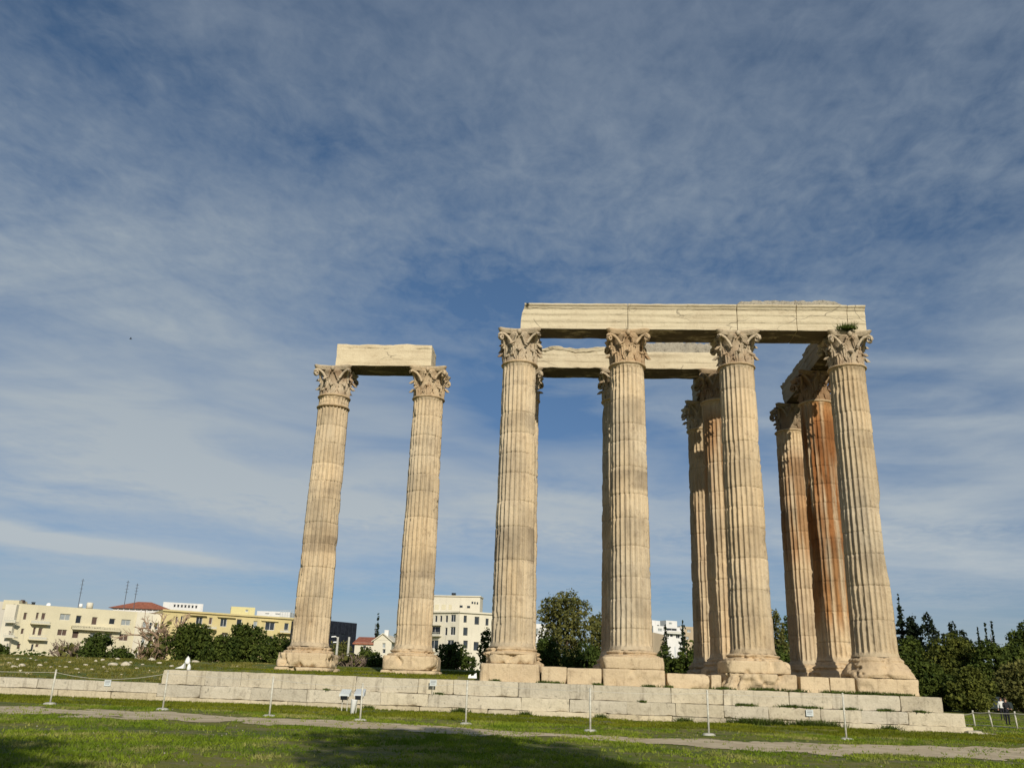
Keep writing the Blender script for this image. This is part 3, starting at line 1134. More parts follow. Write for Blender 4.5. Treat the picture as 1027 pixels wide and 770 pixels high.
def column(X_, Y_, seed, label, zbase=0.0, bands=(), rust=(), worn=0.5, damage=0.3, capvar=0, rot=0.0,
           lower=None, base_prof=None, cap_tint=(1, 1, 1), bite=(), double_neck=False, group='fluted temple columns'):
    root = empty('temple_column', (X_, Y_, zbase), label, 'column', group)
    dz_ = -zbase
    v, q, t = shaft_mesh(seed, bands, rust, worn, bite)
    v[:, 2] += dz_
    mesh_obj('shaft', v, q, M_COL, root, attrs={'tint': t})
    # square blocks under the base
    for i, (z0, z1, hw, sq, ch) in enumerate(lower or []):
        pr = dense([(z0, 0.01, sq), (z0, hw * 0.985, sq), (z0 + 0.04, hw, sq), (z1 - 0.05, hw, sq), (z1 - 0.004, hw * 0.975, sq), (z1, 0.01, sq)], 0.07)
        v, q = lathe_rock([(a - zbase, c_, d) for a, c_, d in pr], seed * 5 + i, 160, 0.05, ch + 0.06, 1.9)
        tt = np.tile(np.array([1.06, 1.04, 1.01]) * (1.0 if i else 0.98), (len(v), 1))
        mesh_obj('plinth', v, q, M_COL, root, attrs={'tint': tt})
    bp = base_prof or [(1.12, 0.01, 2), (1.12, 1.22, 2), (1.17, 1.33, 2), (1.27, 1.33, 2), (1.33, 1.24, 2), (1.35, 1.15, 2), (1.40, 1.12, 2), (1.44, 1.18, 2), (1.50, 1.21, 2), (1.55, 1.17, 2), (1.58, 1.08, 2), (1.615, 1.06, 2), (1.62, 0.01, 2)]
    bp = [(a if a < 1.0 else 1.0 + (a - 1.0) * 0.75, c_, d) for a, c_, d in bp]
    v, q = lathe_rock([(a - zbase, c_, d) for a, c_, d in dense(bp, 0.035)], seed * 7, 144, 0.07, 0.26, 2.4)
    mesh_obj('base', v, q, M_COL, root, smooth=False, attrs={'tint': np.tile([1.0, 0.95, 0.90], (len(v), 1))})
    # necking ring under the capital
    zt = Z1S - zbase
    pr = [(0.6, -0.05), (0.885, -0.05), (0.93, -0.03), (0.955, 0.01), (0.93, 0.05), (0.88, 0.07), (0.6, 0.07)]
    v, q = ring(pr, 72)
    v[:, 2] += zt
    v = v + (np.stack([fbm(v * 4 + 7 * k, seed + k, 2) - 0.5 for k in range(3)], -1)) * 0.03
    mesh_obj('necking', v, q, M_COL, root, smooth=True, attrs={'tint': np.tile([0.95, 0.88, 0.80], (len(v), 1))})
    if double_neck:
        v, q = ring([(r_ * 1.0, z_) for r_, z_ in pr], 72)
        v[:, 2] += zt - 0.62
        mesh_obj('necking', v, q, M_COL, root, smooth=True, attrs={'tint': np.tile([0.95, 0.88, 0.80], (len(v), 1))})
    core = me_cached(('core', capvar), lambda: cap_core(500 + capvar * 31, damage))
    ct = np.array(cap_tint)
    v, q = core
    nz2 = fbm(v * 1.6 + seed, seed, 3)[:, None]
    tt = ct * (1 - np.clip(nz2 - 0.45, 0, 1) * np.array([0.8, 1.1, 1.3]))
    cap = mesh_obj('capital', v, q, M_CAP, root, attrs={'tint': tt})
    cap.location = (0, 0, zt)
    cap.rotation_euler = (0, 0, rot)
    cap.scale = (0.80, 0.80, 0.97) if damage > 0.6 else (0.88, 0.88, 1.0)
    v, q = me_cached(('abacus', capvar), lambda: abacus_mesh(700 + capvar, damage))
    mesh_obj('abacus', v, q, M_CAP, cap, attrs={'tint': np.tile(ct, (len(v), 1))})
    for k in range(4):
        v, q = me_cached(('vol', capvar, k), lambda: volute_mesh(k, 900 + capvar * 10, damage))
        mesh_obj('volute', v, q, M_CAP, cap, smooth=True, attrs={'tint': np.tile(ct * 1.03, (len(v), 1))})
    return root


TORUS_LOW = [(0.50, 0.01, 2), (0.50, 1.38, 3), (0.70, 1.45, 2.6), (0.92, 1.42, 2.4), (1.0, 1.30, 2), (1.06, 1.24, 2), (1.12, 1.26, 2), (1.17, 1.33, 2), (1.27, 1.30, 2), (1.34, 1.22, 2), (1.38, 1.14, 2), (1.46, 1.16, 2), (1.53, 1.14, 2), (1.58, 1.07, 2), (1.62, 1.04, 2), (1.625, 0.01, 2)]

column(0, 0, 101, 'left end column of the near row, a grey patch halfway down and its base broken',
       0, bands=[(5.3, 6.95, 0.95), (11.9, 12.6, 0.35)], worn=0.55, damage=0.15, capvar=0,
       lower=[(-0.14, 0.72, 1.36, 14, 0.05), (0.725, 1.16, 1.20, 3.2, 0.35)])
column(S, 0, 102, 'second column from the left of the near row, on a squared two-tier block with a darker drum above mid height',
       0, bands=[(8.9, 9.8, 0.8), (2.9, 5.3, 0.35)], worn=0.35, damage=0.15, capvar=1,
       lower=[(-0.14, 0.64, 1.40, 16, 0.04), (0.645, 1.16, 1.38, 14, 0.07)], cap_tint=(1.0, 0.90, 0.78))
column(2 * S, 0, 103, 'third column from the left of the near row, on rounded broken blocks, with two columns close behind it',
       0, bands=[(4.2, 4.9, 0.5)], worn=0.45, damage=0.25, capvar=2,
       lower=[(-0.14, 0.60, 1.62, 10, 0.22), (0.605, 1.14, 1.45, 7, 0.22)])
column(3 * S, 0, 104, 'right end column of the near row, a wide worn base and a ragged bite low on its right side',
       0, worn=0.65, damage=0.35, capvar=3,
       lower=[(-0.14, 0.56, 1.36, 14, 0.06)],
       base_prof=[(0.565, 0.01, 5), (0.565, 1.40, 5), (0.72, 1.46, 3.4), (0.90, 1.40, 2.8), (1.02, 1.34, 2.2), (1.10, 1.33, 2), (1.2, 1.28, 2), (1.27, 1.20, 2), (1.33, 1.17, 2), (1.42, 1.19, 2), (1.50, 1.15, 2), (1.56, 1.08, 2), (1.62, 1.05, 2), (1.625, 0.01, 2)],
       bite=[(6.7, -0.30, 1.7, 0.42, 0.13), (3.0, 0.5, 0.4, 0.3, 0.1)])
column(0, ROW2, 105, 'column almost hidden behind the left end column of the near row, only a strip of its right side showing', 0.3, worn=0.4, damage=0.3, capvar=4, base_prof=TORUS_LOW)
column(S - 0.12, ROW2, 106, 'shaded column almost hidden behind the left flank of the second near column', 0.3, worn=0.4, damage=0.5, capvar=5, base_prof=TORUS_LOW)
column(2 * S, ROW2, 107, 'rust-streaked column tucked close behind the left side of the third near column', 0.3, rust=[(9.5, 14.6, 0.8), (1.5, 9.5, 0.2)], worn=0.6, damage=0.4, capvar=4, base_prof=TORUS_LOW, cap_tint=(0.72, 0.66, 0.60))
column(3 * S, ROW2, 108, 'strongly rust-red column just behind the right end column of the near row', 0.3, rust=[(3.2, 16.5, 1.0), (7.0, 14.6, 0.7)], worn=0.6, damage=0.4, capvar=5, base_prof=TORUS_LOW, cap_tint=(0.66, 0.54, 0.44))
column(2 * S, ROW3, 109, 'farthest column of the middle cluster, the slim one at its left edge', 0.3, rust=[(7.0, 11.5, 0.35), (2.0, 7.0, 0.15)], worn=0.6, damage=0.4, capvar=4, base_prof=TORUS_LOW)
column(3 * S, ROW3, 110, 'farthest column of the right cluster, rusty above mid height and under a broken capital', 0.3, rust=[(7.5, 13.8, 0.8), (2.0, 8.0, 0.2)], bands=[(13.6, 14.6, 0.2)], worn=0.7, damage=0.9, capvar=6, base_prof=TORUS_LOW, cap_tint=(0.60, 0.57, 0.53))
PAIR_LOW = [(0.42, 1.12, 1.42, 6, 0.34)]
column(-2 * S - 0.05, 5.76, 111, 'left column of the detached pair on the grass, with a double ring below its capital', 0.3,
       bands=[(6.4, 7.3, 0.6), (9.6, 9.9, 0.3)], worn=0.55, damage=0.3, capvar=0, double_neck=True, lower=[(0.22, 0.40, 1.50, 9, 0.35)] + PAIR_LOW, group='fluted temple columns',
       bite=[(2.6, -1.4, 0.12, 0.08, 0.1)])
column(-S - 0.02, 5.80, 112, 'right column of the detached pair on the grass, with a broken front corner on its square base', 0.3,
       bands=[(5.1, 6.5, 0.7), (12.4, 12.9, 0.3)], worn=0.5, damage=0.2, capvar=2, lower=[(0.22, 0.40, 1.50, 9, 0.2)] + PAIR_LOW, cap_tint=(1.05, 1.0, 0.92))

# ------------------------------------------------------------------ beams
ZB = 17.105
FZ = [0.0, 0.04, 0.10, 0.20, 0.30, 0.36, 0.385, 0.41, 0.5, 0.62, 0.74, 0.775, 0.80, 0.88, 0.98, 1.06, 1.095, 1.12, 1.16, 1.20, 1.25, 1.30, 1.34]


def fascia(zrel):
    return 0.03 * sstep(zrel, 0.375, 0.395) + 0.03 * sstep(zrel, 0.765, 0.785) + 0.05 * sstep(zrel, 1.085, 1.105) + 0.09 * sstep(zrel, 1.15, 1.28)


def beam(name, label, x0, x1, y0, y1, seed, top=1.34, ns=False, amp=0.012, chip=0.05, rubble=None, mouldings=True, group='marble beams on the columns', rough_top=0.0, tint=(1, 1, 1)):
    zs = [ZB + z for z in FZ if z < top - 0.01] + [ZB + top]
    yc, xc = (y0 + y1) / 2, (x0 + x1) / 2

    def post(P):
        zr = P[:, 2] - ZB
        fo = fascia(zr) if mouldings else zr * 0
        ero = np.clip((fbm(P * np.array([0.6, 0.6, 1.5]), seed + 70, 3) - 0.42) * 5, 0, 1)
        fo = fo * (0.45 + 0.55 * ero) if chip > 0.06 else fo
        if ns:
            s = np.clip((P[:, 0] - xc) / ((x1 - x0) / 2) * 1.02, -1, 1)
            P[:, 0] += np.where(np.abs(s) > 0.9, np.sign(s) * fo, 0)
        else:
            s = np.clip((P[:, 1] - yc) / ((y1 - y0) / 2) * 1.02, -1, 1)
            P[:, 1] += np.where(np.abs(s) > 0.85, np.sign(s) * fo, 0)
        if seed == 201:
            P[:, 0] += np.where(P[:, 0] < x0 + 0.25, 1, 0) * (0.16 * sstep(zr, 0.75, 1.3) + 0.05 * sstep(zr, 0.2, 0.9)) * (0.6 + 0.8 * fbm(P * 2.5, 77, 3))
        if rough_top:
            tp = zr > top - 0.25
            nn = fbm(P * np.array([1.1, 1.1, 0.0]), seed + 55, 4)
            P[:, 2] -= tp * np.clip(nn - 0.35, 0, 1) * rough_top
        return P
    v, f = rock_box(x0, x1, y0, y1, ZB, ZB + top, 0.16, amp, 0.02, seed, chip, zs=zs, post=post)
    root = empty(name, (xc, yc, ZB), label, 'beam', group)
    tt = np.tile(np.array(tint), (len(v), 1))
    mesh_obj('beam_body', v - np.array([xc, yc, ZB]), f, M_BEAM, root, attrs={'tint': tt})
    if rubble:
        a, c_, h_ = rubble
        nxr = int((c_ - a) / 0.09)
        nyr = 16
        xx = np.linspace(a, c_, nxr)
        yy = np.linspace(y0 + 0.05, y1 - 0.05, nyr)
        Xr, Yr = np.meshgrid(xx, yy, indexing='ij')
        ed = np.minimum(np.minimum((Xr - a) / 0.30 + (1 if seed == 204 else 0), (c_ - Xr) / 0.5 + (1 if seed == 203 else 0)), 1).clip(0, 1)
        Hh = h_ * (0.90 + 0.22 * (fbm(np.stack([Xr * 0.8, Yr * 0.8, Xr * 0], -1), seed + 3, 2) - 0.5) + 0.55 * (fbm(np.stack([Xr * 5, Yr * 5, Xr * 0], -1), seed, 3) - 0.5)) * (0.35 + 0.65 * ed)
        parts = []
        top_ = np.stack([Xr, Yr + 0.06 * (fbm(np.stack([Xr * 5, Yr * 5, Xr * 0], -1), seed + 9, 2) - 0.5), ZB + top + Hh], -1)
        ring_idx = [(i, 0) for i in range(nxr)] + [(nxr - 1, j) for j in range(1, nyr)] + [(i, nyr - 1) for i in range(nxr - 2, -1, -1)] + [(0, j) for j in range(nyr - 2, 0, -1)]
        V_ = top_.reshape(-1, 3)
        F_ = grid_faces(nxr, nyr)
        rv = np.array([top_[i, j] for i, j in ring_idx])
        levels = []
        for kk, fr in enumerate((0.66, 0.33, -0.05)):
            lv = rv.copy()
            lv[:, 2] = ZB + top + (rv[:, 2] - ZB - top) * fr - (0.01 if fr < 0 else 0)
            out = (fbm(lv * 6, seed + kk, 3) - 0.4)[:, None] * 0.14
            dirn = np.stack([np.where(rv[:, 0] <= a + 0.01, -1, np.where(rv[:, 0] >= c_ - 0.01, 1, 0)), np.where(rv[:, 1] < yy[0] + 0.1, -1, np.where(rv[:, 1] > yy[-1] - 0.1, 1, 0)), rv[:, 0] * 0], -1)
            lv = lv + dirn * out
            levels.append(lv)
        n = len(V_)
        Lr = len(ring_idx)
        allv = [V_] + levels
        faces = [F_]
        base_i = np.array([i * nyr + j for i, j in ring_idx])
        for kk in range(3):
            a_i = base_i if kk == 0 else n + (kk - 1) * Lr + np.arange(Lr)
            b_i = n + kk * Lr + np.arange(Lr)
            faces.append(np.stack([a_i, np.roll(a_i, -1), np.roll(b_i, -1), b_i], -1)[:, ::-1])
        fa = np.vstack([outw(np.vstack(allv), np.vstack(faces))])
        mesh_obj('rubble_layer', np.vstack(allv) - np.array([xc, yc, ZB]), fa, M_RUBBLE, root)
    return root


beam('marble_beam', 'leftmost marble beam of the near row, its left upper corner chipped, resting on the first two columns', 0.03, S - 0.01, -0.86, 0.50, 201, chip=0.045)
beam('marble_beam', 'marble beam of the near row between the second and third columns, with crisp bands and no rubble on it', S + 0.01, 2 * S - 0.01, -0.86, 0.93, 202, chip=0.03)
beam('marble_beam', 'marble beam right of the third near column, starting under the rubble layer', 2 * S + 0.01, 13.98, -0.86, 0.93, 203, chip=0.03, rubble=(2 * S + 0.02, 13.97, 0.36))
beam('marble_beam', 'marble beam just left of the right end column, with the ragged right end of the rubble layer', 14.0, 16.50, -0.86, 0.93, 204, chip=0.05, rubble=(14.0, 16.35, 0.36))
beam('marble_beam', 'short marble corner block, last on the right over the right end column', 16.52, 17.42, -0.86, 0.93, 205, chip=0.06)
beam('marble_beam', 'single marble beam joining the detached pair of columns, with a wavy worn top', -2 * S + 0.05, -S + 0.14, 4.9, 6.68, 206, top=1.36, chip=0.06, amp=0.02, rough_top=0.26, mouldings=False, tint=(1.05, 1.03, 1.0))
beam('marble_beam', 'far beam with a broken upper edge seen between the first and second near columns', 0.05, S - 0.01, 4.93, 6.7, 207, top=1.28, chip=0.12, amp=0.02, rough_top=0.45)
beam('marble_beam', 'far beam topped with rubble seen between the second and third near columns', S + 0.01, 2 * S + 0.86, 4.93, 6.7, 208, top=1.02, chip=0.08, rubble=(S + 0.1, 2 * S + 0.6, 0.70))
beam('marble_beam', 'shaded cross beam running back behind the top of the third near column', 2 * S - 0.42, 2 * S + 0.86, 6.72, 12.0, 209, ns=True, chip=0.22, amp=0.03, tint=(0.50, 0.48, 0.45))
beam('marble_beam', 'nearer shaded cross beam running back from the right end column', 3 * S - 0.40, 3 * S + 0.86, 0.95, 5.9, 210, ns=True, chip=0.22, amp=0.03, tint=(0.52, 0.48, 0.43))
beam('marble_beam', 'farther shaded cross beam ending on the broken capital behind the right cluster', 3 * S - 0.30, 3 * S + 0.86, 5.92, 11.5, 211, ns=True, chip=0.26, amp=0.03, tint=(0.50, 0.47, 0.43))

# stylobate blocks lying between the column plinths


def block(label, x0, x1, y0, y1, z0, z1, seed, chip=0.12, name='stone_block', group='loose step blocks between the columns'):
    xc, yc = (x0 + x1) / 2, (y0 + y1) / 2
    v, f = rock_box(x0, x1, y0, y1, z0, z1, 0.09, 0.02, 0.04, seed, chip)
    o = mesh_obj(name, v - np.array([xc, yc, z0]), f, M_COL, attrs={'tint': np.tile([1.07, 1.06, 1.04], (len(v), 1))})
    o.location = (xc, yc, z0)
    return tag(o, label, 'stone block', group)


block('broken stone block just right of the left end column of the near row', 1.42, 2.55, -1.30, 0.5, -0.14, 0.64, 301, 0.14)
block('stone block butting the left side of the two-tier plinth, smooth faced', 2.56, 4.09, -1.33, 0.5, -0.14, 0.62, 302, 0.07)
block('long broken stone block right of the two-tier plinth, its front hollowed', 6.98, 8.85, -1.20, 0.6, -0.14, 0.52, 303, 0.28)
block('low stone block left of the rounded plinth of the third near column', 8.90, 9.36, -1.25, 0.6, -0.14, 0.50, 304, 0.1)
block('clean cut pale block just right of the rounded plinth', 12.75, 14.0, -1.34, 0.6, -0.14, 0.54, 305, 0.03)
block('clean cut pale block touching the plinth of the right end column', 14.02, 15.10, -1.34, 0.6, -0.14, 0.54, 306, 0.03)

# paved floor of the temple behind the plinths
v, f, t = course(-0.9, 17.9, 0.55, 13.6, -0.2, 0.46, 8, 0.0, 1.3, 1.9, res=0.5, amp=0.02, rad=0.03, chip=0.05)
fl = mesh_obj('temple_floor', v, f, M_GRAVEL)
tag(fl, kind='structure')

# ------------------------------------------------------------------ plants


def leaf_cloud(centres, radii, count, size, seed, surf=0.55, thr=0.30):
    r = np.random.default_rng(seed)
    centres = np.array(centres, float)
    radii = np.array(radii, float)
    wgt = (radii[:, 0] * radii[:, 1] + radii[:, 0] * radii[:, 2])
    wgt = wgt / wgt.sum()
    li = r.choice(len(centres), count, p=wgt)
    d = r.normal(size=(count, 3))
    d /= np.linalg.norm(d, axis=1, keepdims=True)
    rad = surf + (1 - surf) * r.random(count)
    rad = rad * (0.86 + 0.28 * fbm(d * 2.3 + li[:, None] * 3.7, seed, 2))
    # clumps: pull leaves to clump centres for light and dark masses
    P = centres[li] + d * radii[li] * rad[:, None]
    cl = np.round(P / (size * 5.0) + r.normal(size=P.shape) * 0.20) * (size * 5.0)
    P = P * 0.78 + cl * 0.22
    keep = fbm(P / (size * 11.0), seed + 3, 2) > thr
    P, d = P[keep], d[keep]
    n = len(P)
    nrm = d * 0.5 + r.normal(size=(n, 3)) * 0.7 + np.array([0, 0, 0.35])
    nrm /= np.linalg.norm(nrm, axis=1, keepdims=True)
    a = np.cross(nrm, r.normal(size=(n, 3)))
    a /= np.linalg.norm(a, axis=1, keepdims=True)
    c_ = np.cross(nrm, a)
    s = size * (0.55 + 0.9 * r.random(n))[:, None]
    asp = (0.45 + 0.4 * r.random(n))[:, None]
    V_ = np.stack([P - a * s, P - c_ * s * asp, P + a * s, P + c_ * s * asp + nrm * s * 0.2], 1).reshape(-1, 3)
    F_ = np.arange(n * 4).reshape(n, 4)
    tone = np.repeat(r.random(n), 4)
    return V_, F_, tone


def tree(name, label, px0, px1, ytop, Yd, kind='round', zb=None, cat='tree', group=None, leaf=None, seed=1, dens=1.0, size=None, bark=None, lobes=None, trunkh=None):
    """px0..px1 crown extent and ytop in the photo at world depth Yd -> a tree of real size at that spot"""
    xm = (px0 + px1) / 2
    a = atY(px0, ytop + 12, Yd)
    c_ = atY(px1, ytop + 12, Yd)
    tp = atY(xm, ytop, Yd)
    X_ = (a[0] + c_[0]) / 2
    if zb is None:
        zb = float(gz(X_, Yd))
    H = tp[2] - zb
    Wd = abs(c_[0] - a[0])
    return tree_at(name, label, X_, Yd, zb, H, Wd, kind, cat, group, leaf, seed, dens, size, bark, trunkh)


def tree_at(name, label, X_, Y_, zb, H, Wd, kind='round', cat='tree', group=None, leaf=None, seed=1, dens=1.0, size=None, bark=None, trunkh=None):
    r = random.Random(seed)
    root = empty(name, (X_, Y_, zb), label, cat, group)
    dist = math.hypot(X_ - CC[0], Y_ - CC[1])
    if size is None:
        size = max(0.05, dist * 0.0014)
    cs, rs = [], []
    w = Wd / 2
    if kind == 'round':
        n = 24
        for i in range(n):
            t = (i + 0.5) / n
            ang = i * 2.4
            rr = w * 0.62 * math.sqrt(r.random())
            zz = H * (0.14 + 0.70 * t)
            k = 0.32 + 0.16 * r.random()
            sq = math.sqrt(max(0.10, 1 - ((t - 0.35) / 0.70) ** 2))
            cs.append((rr * math.cos(ang) * sq, rr * math.sin(ang) * sq * 0.9, zz))
            rs.append((w * k, w * k, min(w * k * 0.8, H * 0.20)))
        for s in (-1, 1):
            cs.append((s * w * 0.68, 0, H * r.uniform(0.42, 0.6)))
            rs.append((w * 0.32, w * 0.32, H * 0.14))
        cs.append((r.uniform(-.2, .2) * w, 0, H * 0.88))
        rs.append((w * 0.36, w * 0.36, H * 0.12))
    elif kind == 'bush':
        n = 22
        for i in range(n):
            ang = r.uniform(0, 6.28)
            rr = w * 0.68 * math.sqrt(r.random())
            k = r.uniform(0.24, 0.42)
            top_ = H * math.sqrt(max(0.1, 1 - (rr / w) ** 2))
            cs.append((rr * math.cos(ang), rr * math.sin(ang), top_ * r.uniform(0.2, 0.74)))
            rs.append((w * k, w * k, H * 0.27))
        cs.append((0, 0, H * 0.74))
        rs.append((w * 0.4, w * 0.4, H * 0.26))
    elif kind == 'tall':
        n = 34
        for i in range(n):
            t = (i + 0.5) / n
            ang = i * 2.4
            pr = math.sin(math.pi * (0.22 + 0.68 * t)) ** 0.8
            rr = w * 0.68 * pr * r.uniform(0.3, 1)
            cs.append((rr * math.cos(ang), rr * math.sin(ang), H * (0.14 + 0.74 * t)))
            k = r.uniform(0.24, 0.38)
            rs.append((w * k, w * k, H * r.uniform(0.07, 0.11)))
        cs.append((w * 0.12, 0, H * 0.90))
        rs.append((w * 0.20, w * 0.2, H * 0.09))
    elif kind == 'cypress':
        n = 9
        for i in range(n):
            t = i / (n - 1)
            pr = (1 - t) ** 0.6 * min(1, 0.55 + t * 2.2)
            cs.append((r.uniform(-.12, .12) * w, r.uniform(-.12, .12) * w, H * (0.10 + 0.82 * t)))
            rs.append((w * max(0.20, 0.98 * pr), w * max(0.20, 0.98 * pr), H * 0.11))
    elif kind == 'tiered':
        n = 11
        for i in range(n):
            t = i / (n - 1)
            rad = w * (1 - t) ** 0.85 + w * 0.06
            m_ = 6 if t < 0.8 else 3
            for k in range(m_):
                ang = k * 2 * math.pi / m_ + i * 0.7
                d_ = rad * 0.60 * r.uniform(0.5, 1.1)
                cs.append((d_ * math.cos(ang), d_ * math.sin(ang), H * (0.22 + 0.75 * t) + r.uniform(-.1, .1)))
                rs.append((rad * 0.42 + 0.06, rad * 0.42 + 0.06, H * 0.030))
        cs.append((0, 0, H * 0.6))
        rs.append((0.16 * w, 0.16 * w, H * 0.42))
    elif kind == 'open':
        n = 13
        for i in range(n):
            ang = i * 2.4
            t = r.random()
            cs.append((w * 0.75 * math.cos(ang) * r.uniform(0.2, 1), w * 0.6 * math.sin(ang) * r.random(), H * (0.50 + 0.44 * t)))
            rs.append((w * 0.26, w * 0.26, H * r.uniform(0.04, 0.09)))
    area = sum(a_[0] * a_[2] for a_ in rs)
    cnt = int(min(42000, max(700, dens * area * 5.5 / (size * size))))
    v, f, tone = leaf_cloud(cs, rs, cnt, size, seed, 0.45 if kind in ('cypress', 'tiered') else 0.5, 0.05 if kind in ('cypress', 'tiered') else 0.28)
    mesh_obj('crown', v, f, leaf or L_PINE, root, attrs={'tone': tone})
    mb = MB()
    th = (max(0.05, H * 0.028) if kind not in ('bush', 'cypress', 'tiered') else 0.05 + H * 0.006)
    lean = r.uniform(-.04, .04) * H
    top_ = H * (0.86 if kind in ('cypress', 'tiered') else 0.62)
    pts = [(lean * t * t, 0.3 * lean * t, -0.15 + (top_ + 0.15) * t) for t in (0, .15, .35, .6, .8, 1)]
    mb.tube(pts, [th * 1.35, th * 1.1, th, th * .8, th * .6, th * .35], 8)
    if kind not in ('cypress', 'tiered'):
        for i in range(min(len(cs), 12)):
            cx, cy, cz = cs[i]
            t0 = r.uniform(0.15, 0.7) if kind != 'bush' else 0.05
            p0 = np.array([lean * t0 * t0, 0.3 * lean * t0, -0.15 + (top_ + 0.15) * t0])
            p1 = np.array([cx, cy, max(cz, p0[2] + 0.1)])
            md = (p0 + p1) / 2 + np.array([0, 0, -0.06 * H])
            mb.tube([p0, md, p1], [th * .5, th * .35, th * .12], 6)
    mb.build('trunk', bark or M_BARK, root, True)
    return root


def twigs(name, label, px0, px1, ytop, Yd, seed, mat, cat='bush', n=70, spread=1.0, group=None, trunk=False):
    a, c_, tp = atY(px0, ytop, Yd), atY(px1, ytop, Yd), atY((px0 + px1) / 2, ytop, Yd)
    X_ = (a[0] + c_[0]) / 2
    zb = float(gz(X_, Yd))
    H, w = tp[2] - zb, abs(c_[0] - a[0]) / 2
    root = empty(name, (X_, Yd, zb), label, cat, group)
    r = random.Random(seed)
    mb = MB()
    thick = max(0.008, 0.0007 * math.hypot(X_ - CC[0], Yd - CC[1]))

    def grow(p, d, L, rad, lv):
        pts = [p]
        q = np.array(p)
        dd = np.array(d, float)
        for i in range(3):
            dd = dd + np.array([r.gauss(0, .16), r.gauss(0, .16), r.gauss(0.02, .1)])
            dd /= np.linalg.norm(dd)
            q = q + dd * L / 3
            q[2] = min(q[2], H)
            pts.append(q.copy())
        mb.tube(pts, [rad, rad * .8, rad * .65, rad * .45], 4)
        if lv > 0:
            for _ in range(r.randint(2, 4)):
                i = r.randint(1, 3)
                nd = dd + np.array([r.gauss(0, .55), r.gauss(0, .55), r.gauss(0.1, .3)])
                grow(pts[i], nd / np.linalg.norm(nd), L * r.uniform(.5, .75), rad * .6, lv - 1)
    stems = n if not trunk else 3
    for _ in range(stems):
        ang = r.uniform(0, 6.28)
        d = np.array([math.cos(ang) * .6 * spread * w / max(H, .1), math.sin(ang) * .5 * spread * w / max(H, .1), 1.0])
        d /= np.linalg.norm(d)
        rr = w * (0.5 if not trunk else 0.08) * math.sqrt(r.random())
        grow(np.array([rr * math.cos(ang), rr * math.sin(ang), -0.1]), d, H * r.uniform(.45, .6), thick * (1.3 if not trunk else 3.2), 2 if not trunk else 4)
    mb.build('branches', mat, root)
    # sparse dry leaves
    v, f, tone = leaf_cloud([(0, 0, H * .5)], [(w, w, H * .45)], 160, thick * 4, seed, 0.2)
    mesh_obj('dry_leaves', v, f, L_OLIVE, root, attrs={'tone': tone})
    return root


G1 = 'trees and bushes along the bank on the left'
tree('green_bush', 'broad dark green bush in front of the cream apartment block on the left', 80, 122, 632, 34, 'bush', cat='bush', group=G1, leaf=L_BUSH, seed=2)
tree('green_bush', 'lower dark bush just right of the broad bush by the cream block', 112, 136, 645, 33, 'bush', cat='bush', group=G1, leaf=L_BUSH, seed=3)
twigs('bare_shrub', 'brownish bare shrub left of the broad bush, below the cream block', 56, 92, 641, 36, 4, M_TWIG, group=G1, n=26)
twigs('bare_shrub', 'reddish bare shrub in front of the rounded corner of the cream block', 138, 168, 640, 40, 5, M_TWIGP, group=G1, n=24)
twigs('bare_tree', 'leafless tree with pinkish limbs at the left end of the yellow block', 154, 184, 614, 50, 6, M_TWIGP, cat='tree', group=G1, trunk=True)
tree('pine_tree', 'leftmost round dark pine in front of the yellow block', 162, 222, 625, 38, 'round', group=G1, seed=7, dens=1.2)
tree('pine_tree', 'low dark pine between the two taller pines before the yellow block', 198, 250, 635, 36, 'bush', group=G1, seed=8)
tree('pine_tree', 'tallest dark pine before the yellow block, with wall showing through it', 216, 278, 625, 38, 'round', group=G1, seed=9, dens=0.9)
tree('pine_tree', 'dark pine leaning up to the left column of the detached pair', 250, 312, 635, 35, 'bush', group=G1, seed=10)
tree('pine_tree', 'very small dark tree at the left edge, at the foot of the cream block', -14, 10, 645, 40, 'bush', group=G1, seed=12, leaf=L_BUSH)
G2 = 'plants between the detached pair of columns'
twigs('bare_shrub', 'grey bare shrub on the grass between the detached pair of columns', 338, 372, 654, 22, 13, M_TWIG, group=G2, n=60)
tree('green_bush', 'small fresh green bush left of the right column of the detached pair', 366, 392, 656, 22, 'bush', cat='bush', group=G2, seed=14, leaf=L_BUSH)
tree('green_tree', 'dark green tree below the black building', 322, 362, 641, 60, 'bush', group=G2, seed=15, leaf=L_OLIVE)
tree('green_tree', 'dark green tree before the red roofed house', 352, 384, 645, 55, 'bush', group=G2, seed=16)
tree('cypress_tree', 'slim dark cypress standing behind the red roofed house', 373, 384, 616, 170, 'cypress', group=G2, seed=17, leaf=L_DARK)
tree('open_tree', 'thin tree behind the left edge of the right column of the detached pair', 390, 412, 622, 130, 'open', group=G2, seed=18, leaf=L_OLIVE)
G3 = 'trees and bushes seen between the near columns'
tree('green_bush', 'wide rounded dark bush in front of the ivory office building', 428, 484, 643, 26, 'bush', cat='bush', group=G3, seed=19, leaf=L_BUSH, dens=1.2)
tree('green_tree', 'narrow dark tree at the left edge of the left end column', 478, 498, 628, 30, 'tall', group=G3, seed=20, leaf=L_PINE)
tree('green_tree', 'tallest tree, olive green with gaps, between the first and second near columns', 526, 610, 589, 48, 'tall', group=G3, seed=21, leaf=L_OLIVE, dens=1.0)
tree('green_bush', 'dark bush under the tallest tree on its left', 528, 566, 636, 40, 'bush', cat='bush', group=G3, seed=22, leaf=L_BUSH)
tree('green_bush', 'dark bush under the tallest tree on its right', 560, 612, 642, 38, 'bush', cat='bush', group=G3, seed=23, leaf=L_BUSH)
tree('green_tree', 'olive tree showing at the right of the tallest tree', 584, 616, 612, 56, 'tall', group=G3, seed=24, leaf=L_OLIVE)
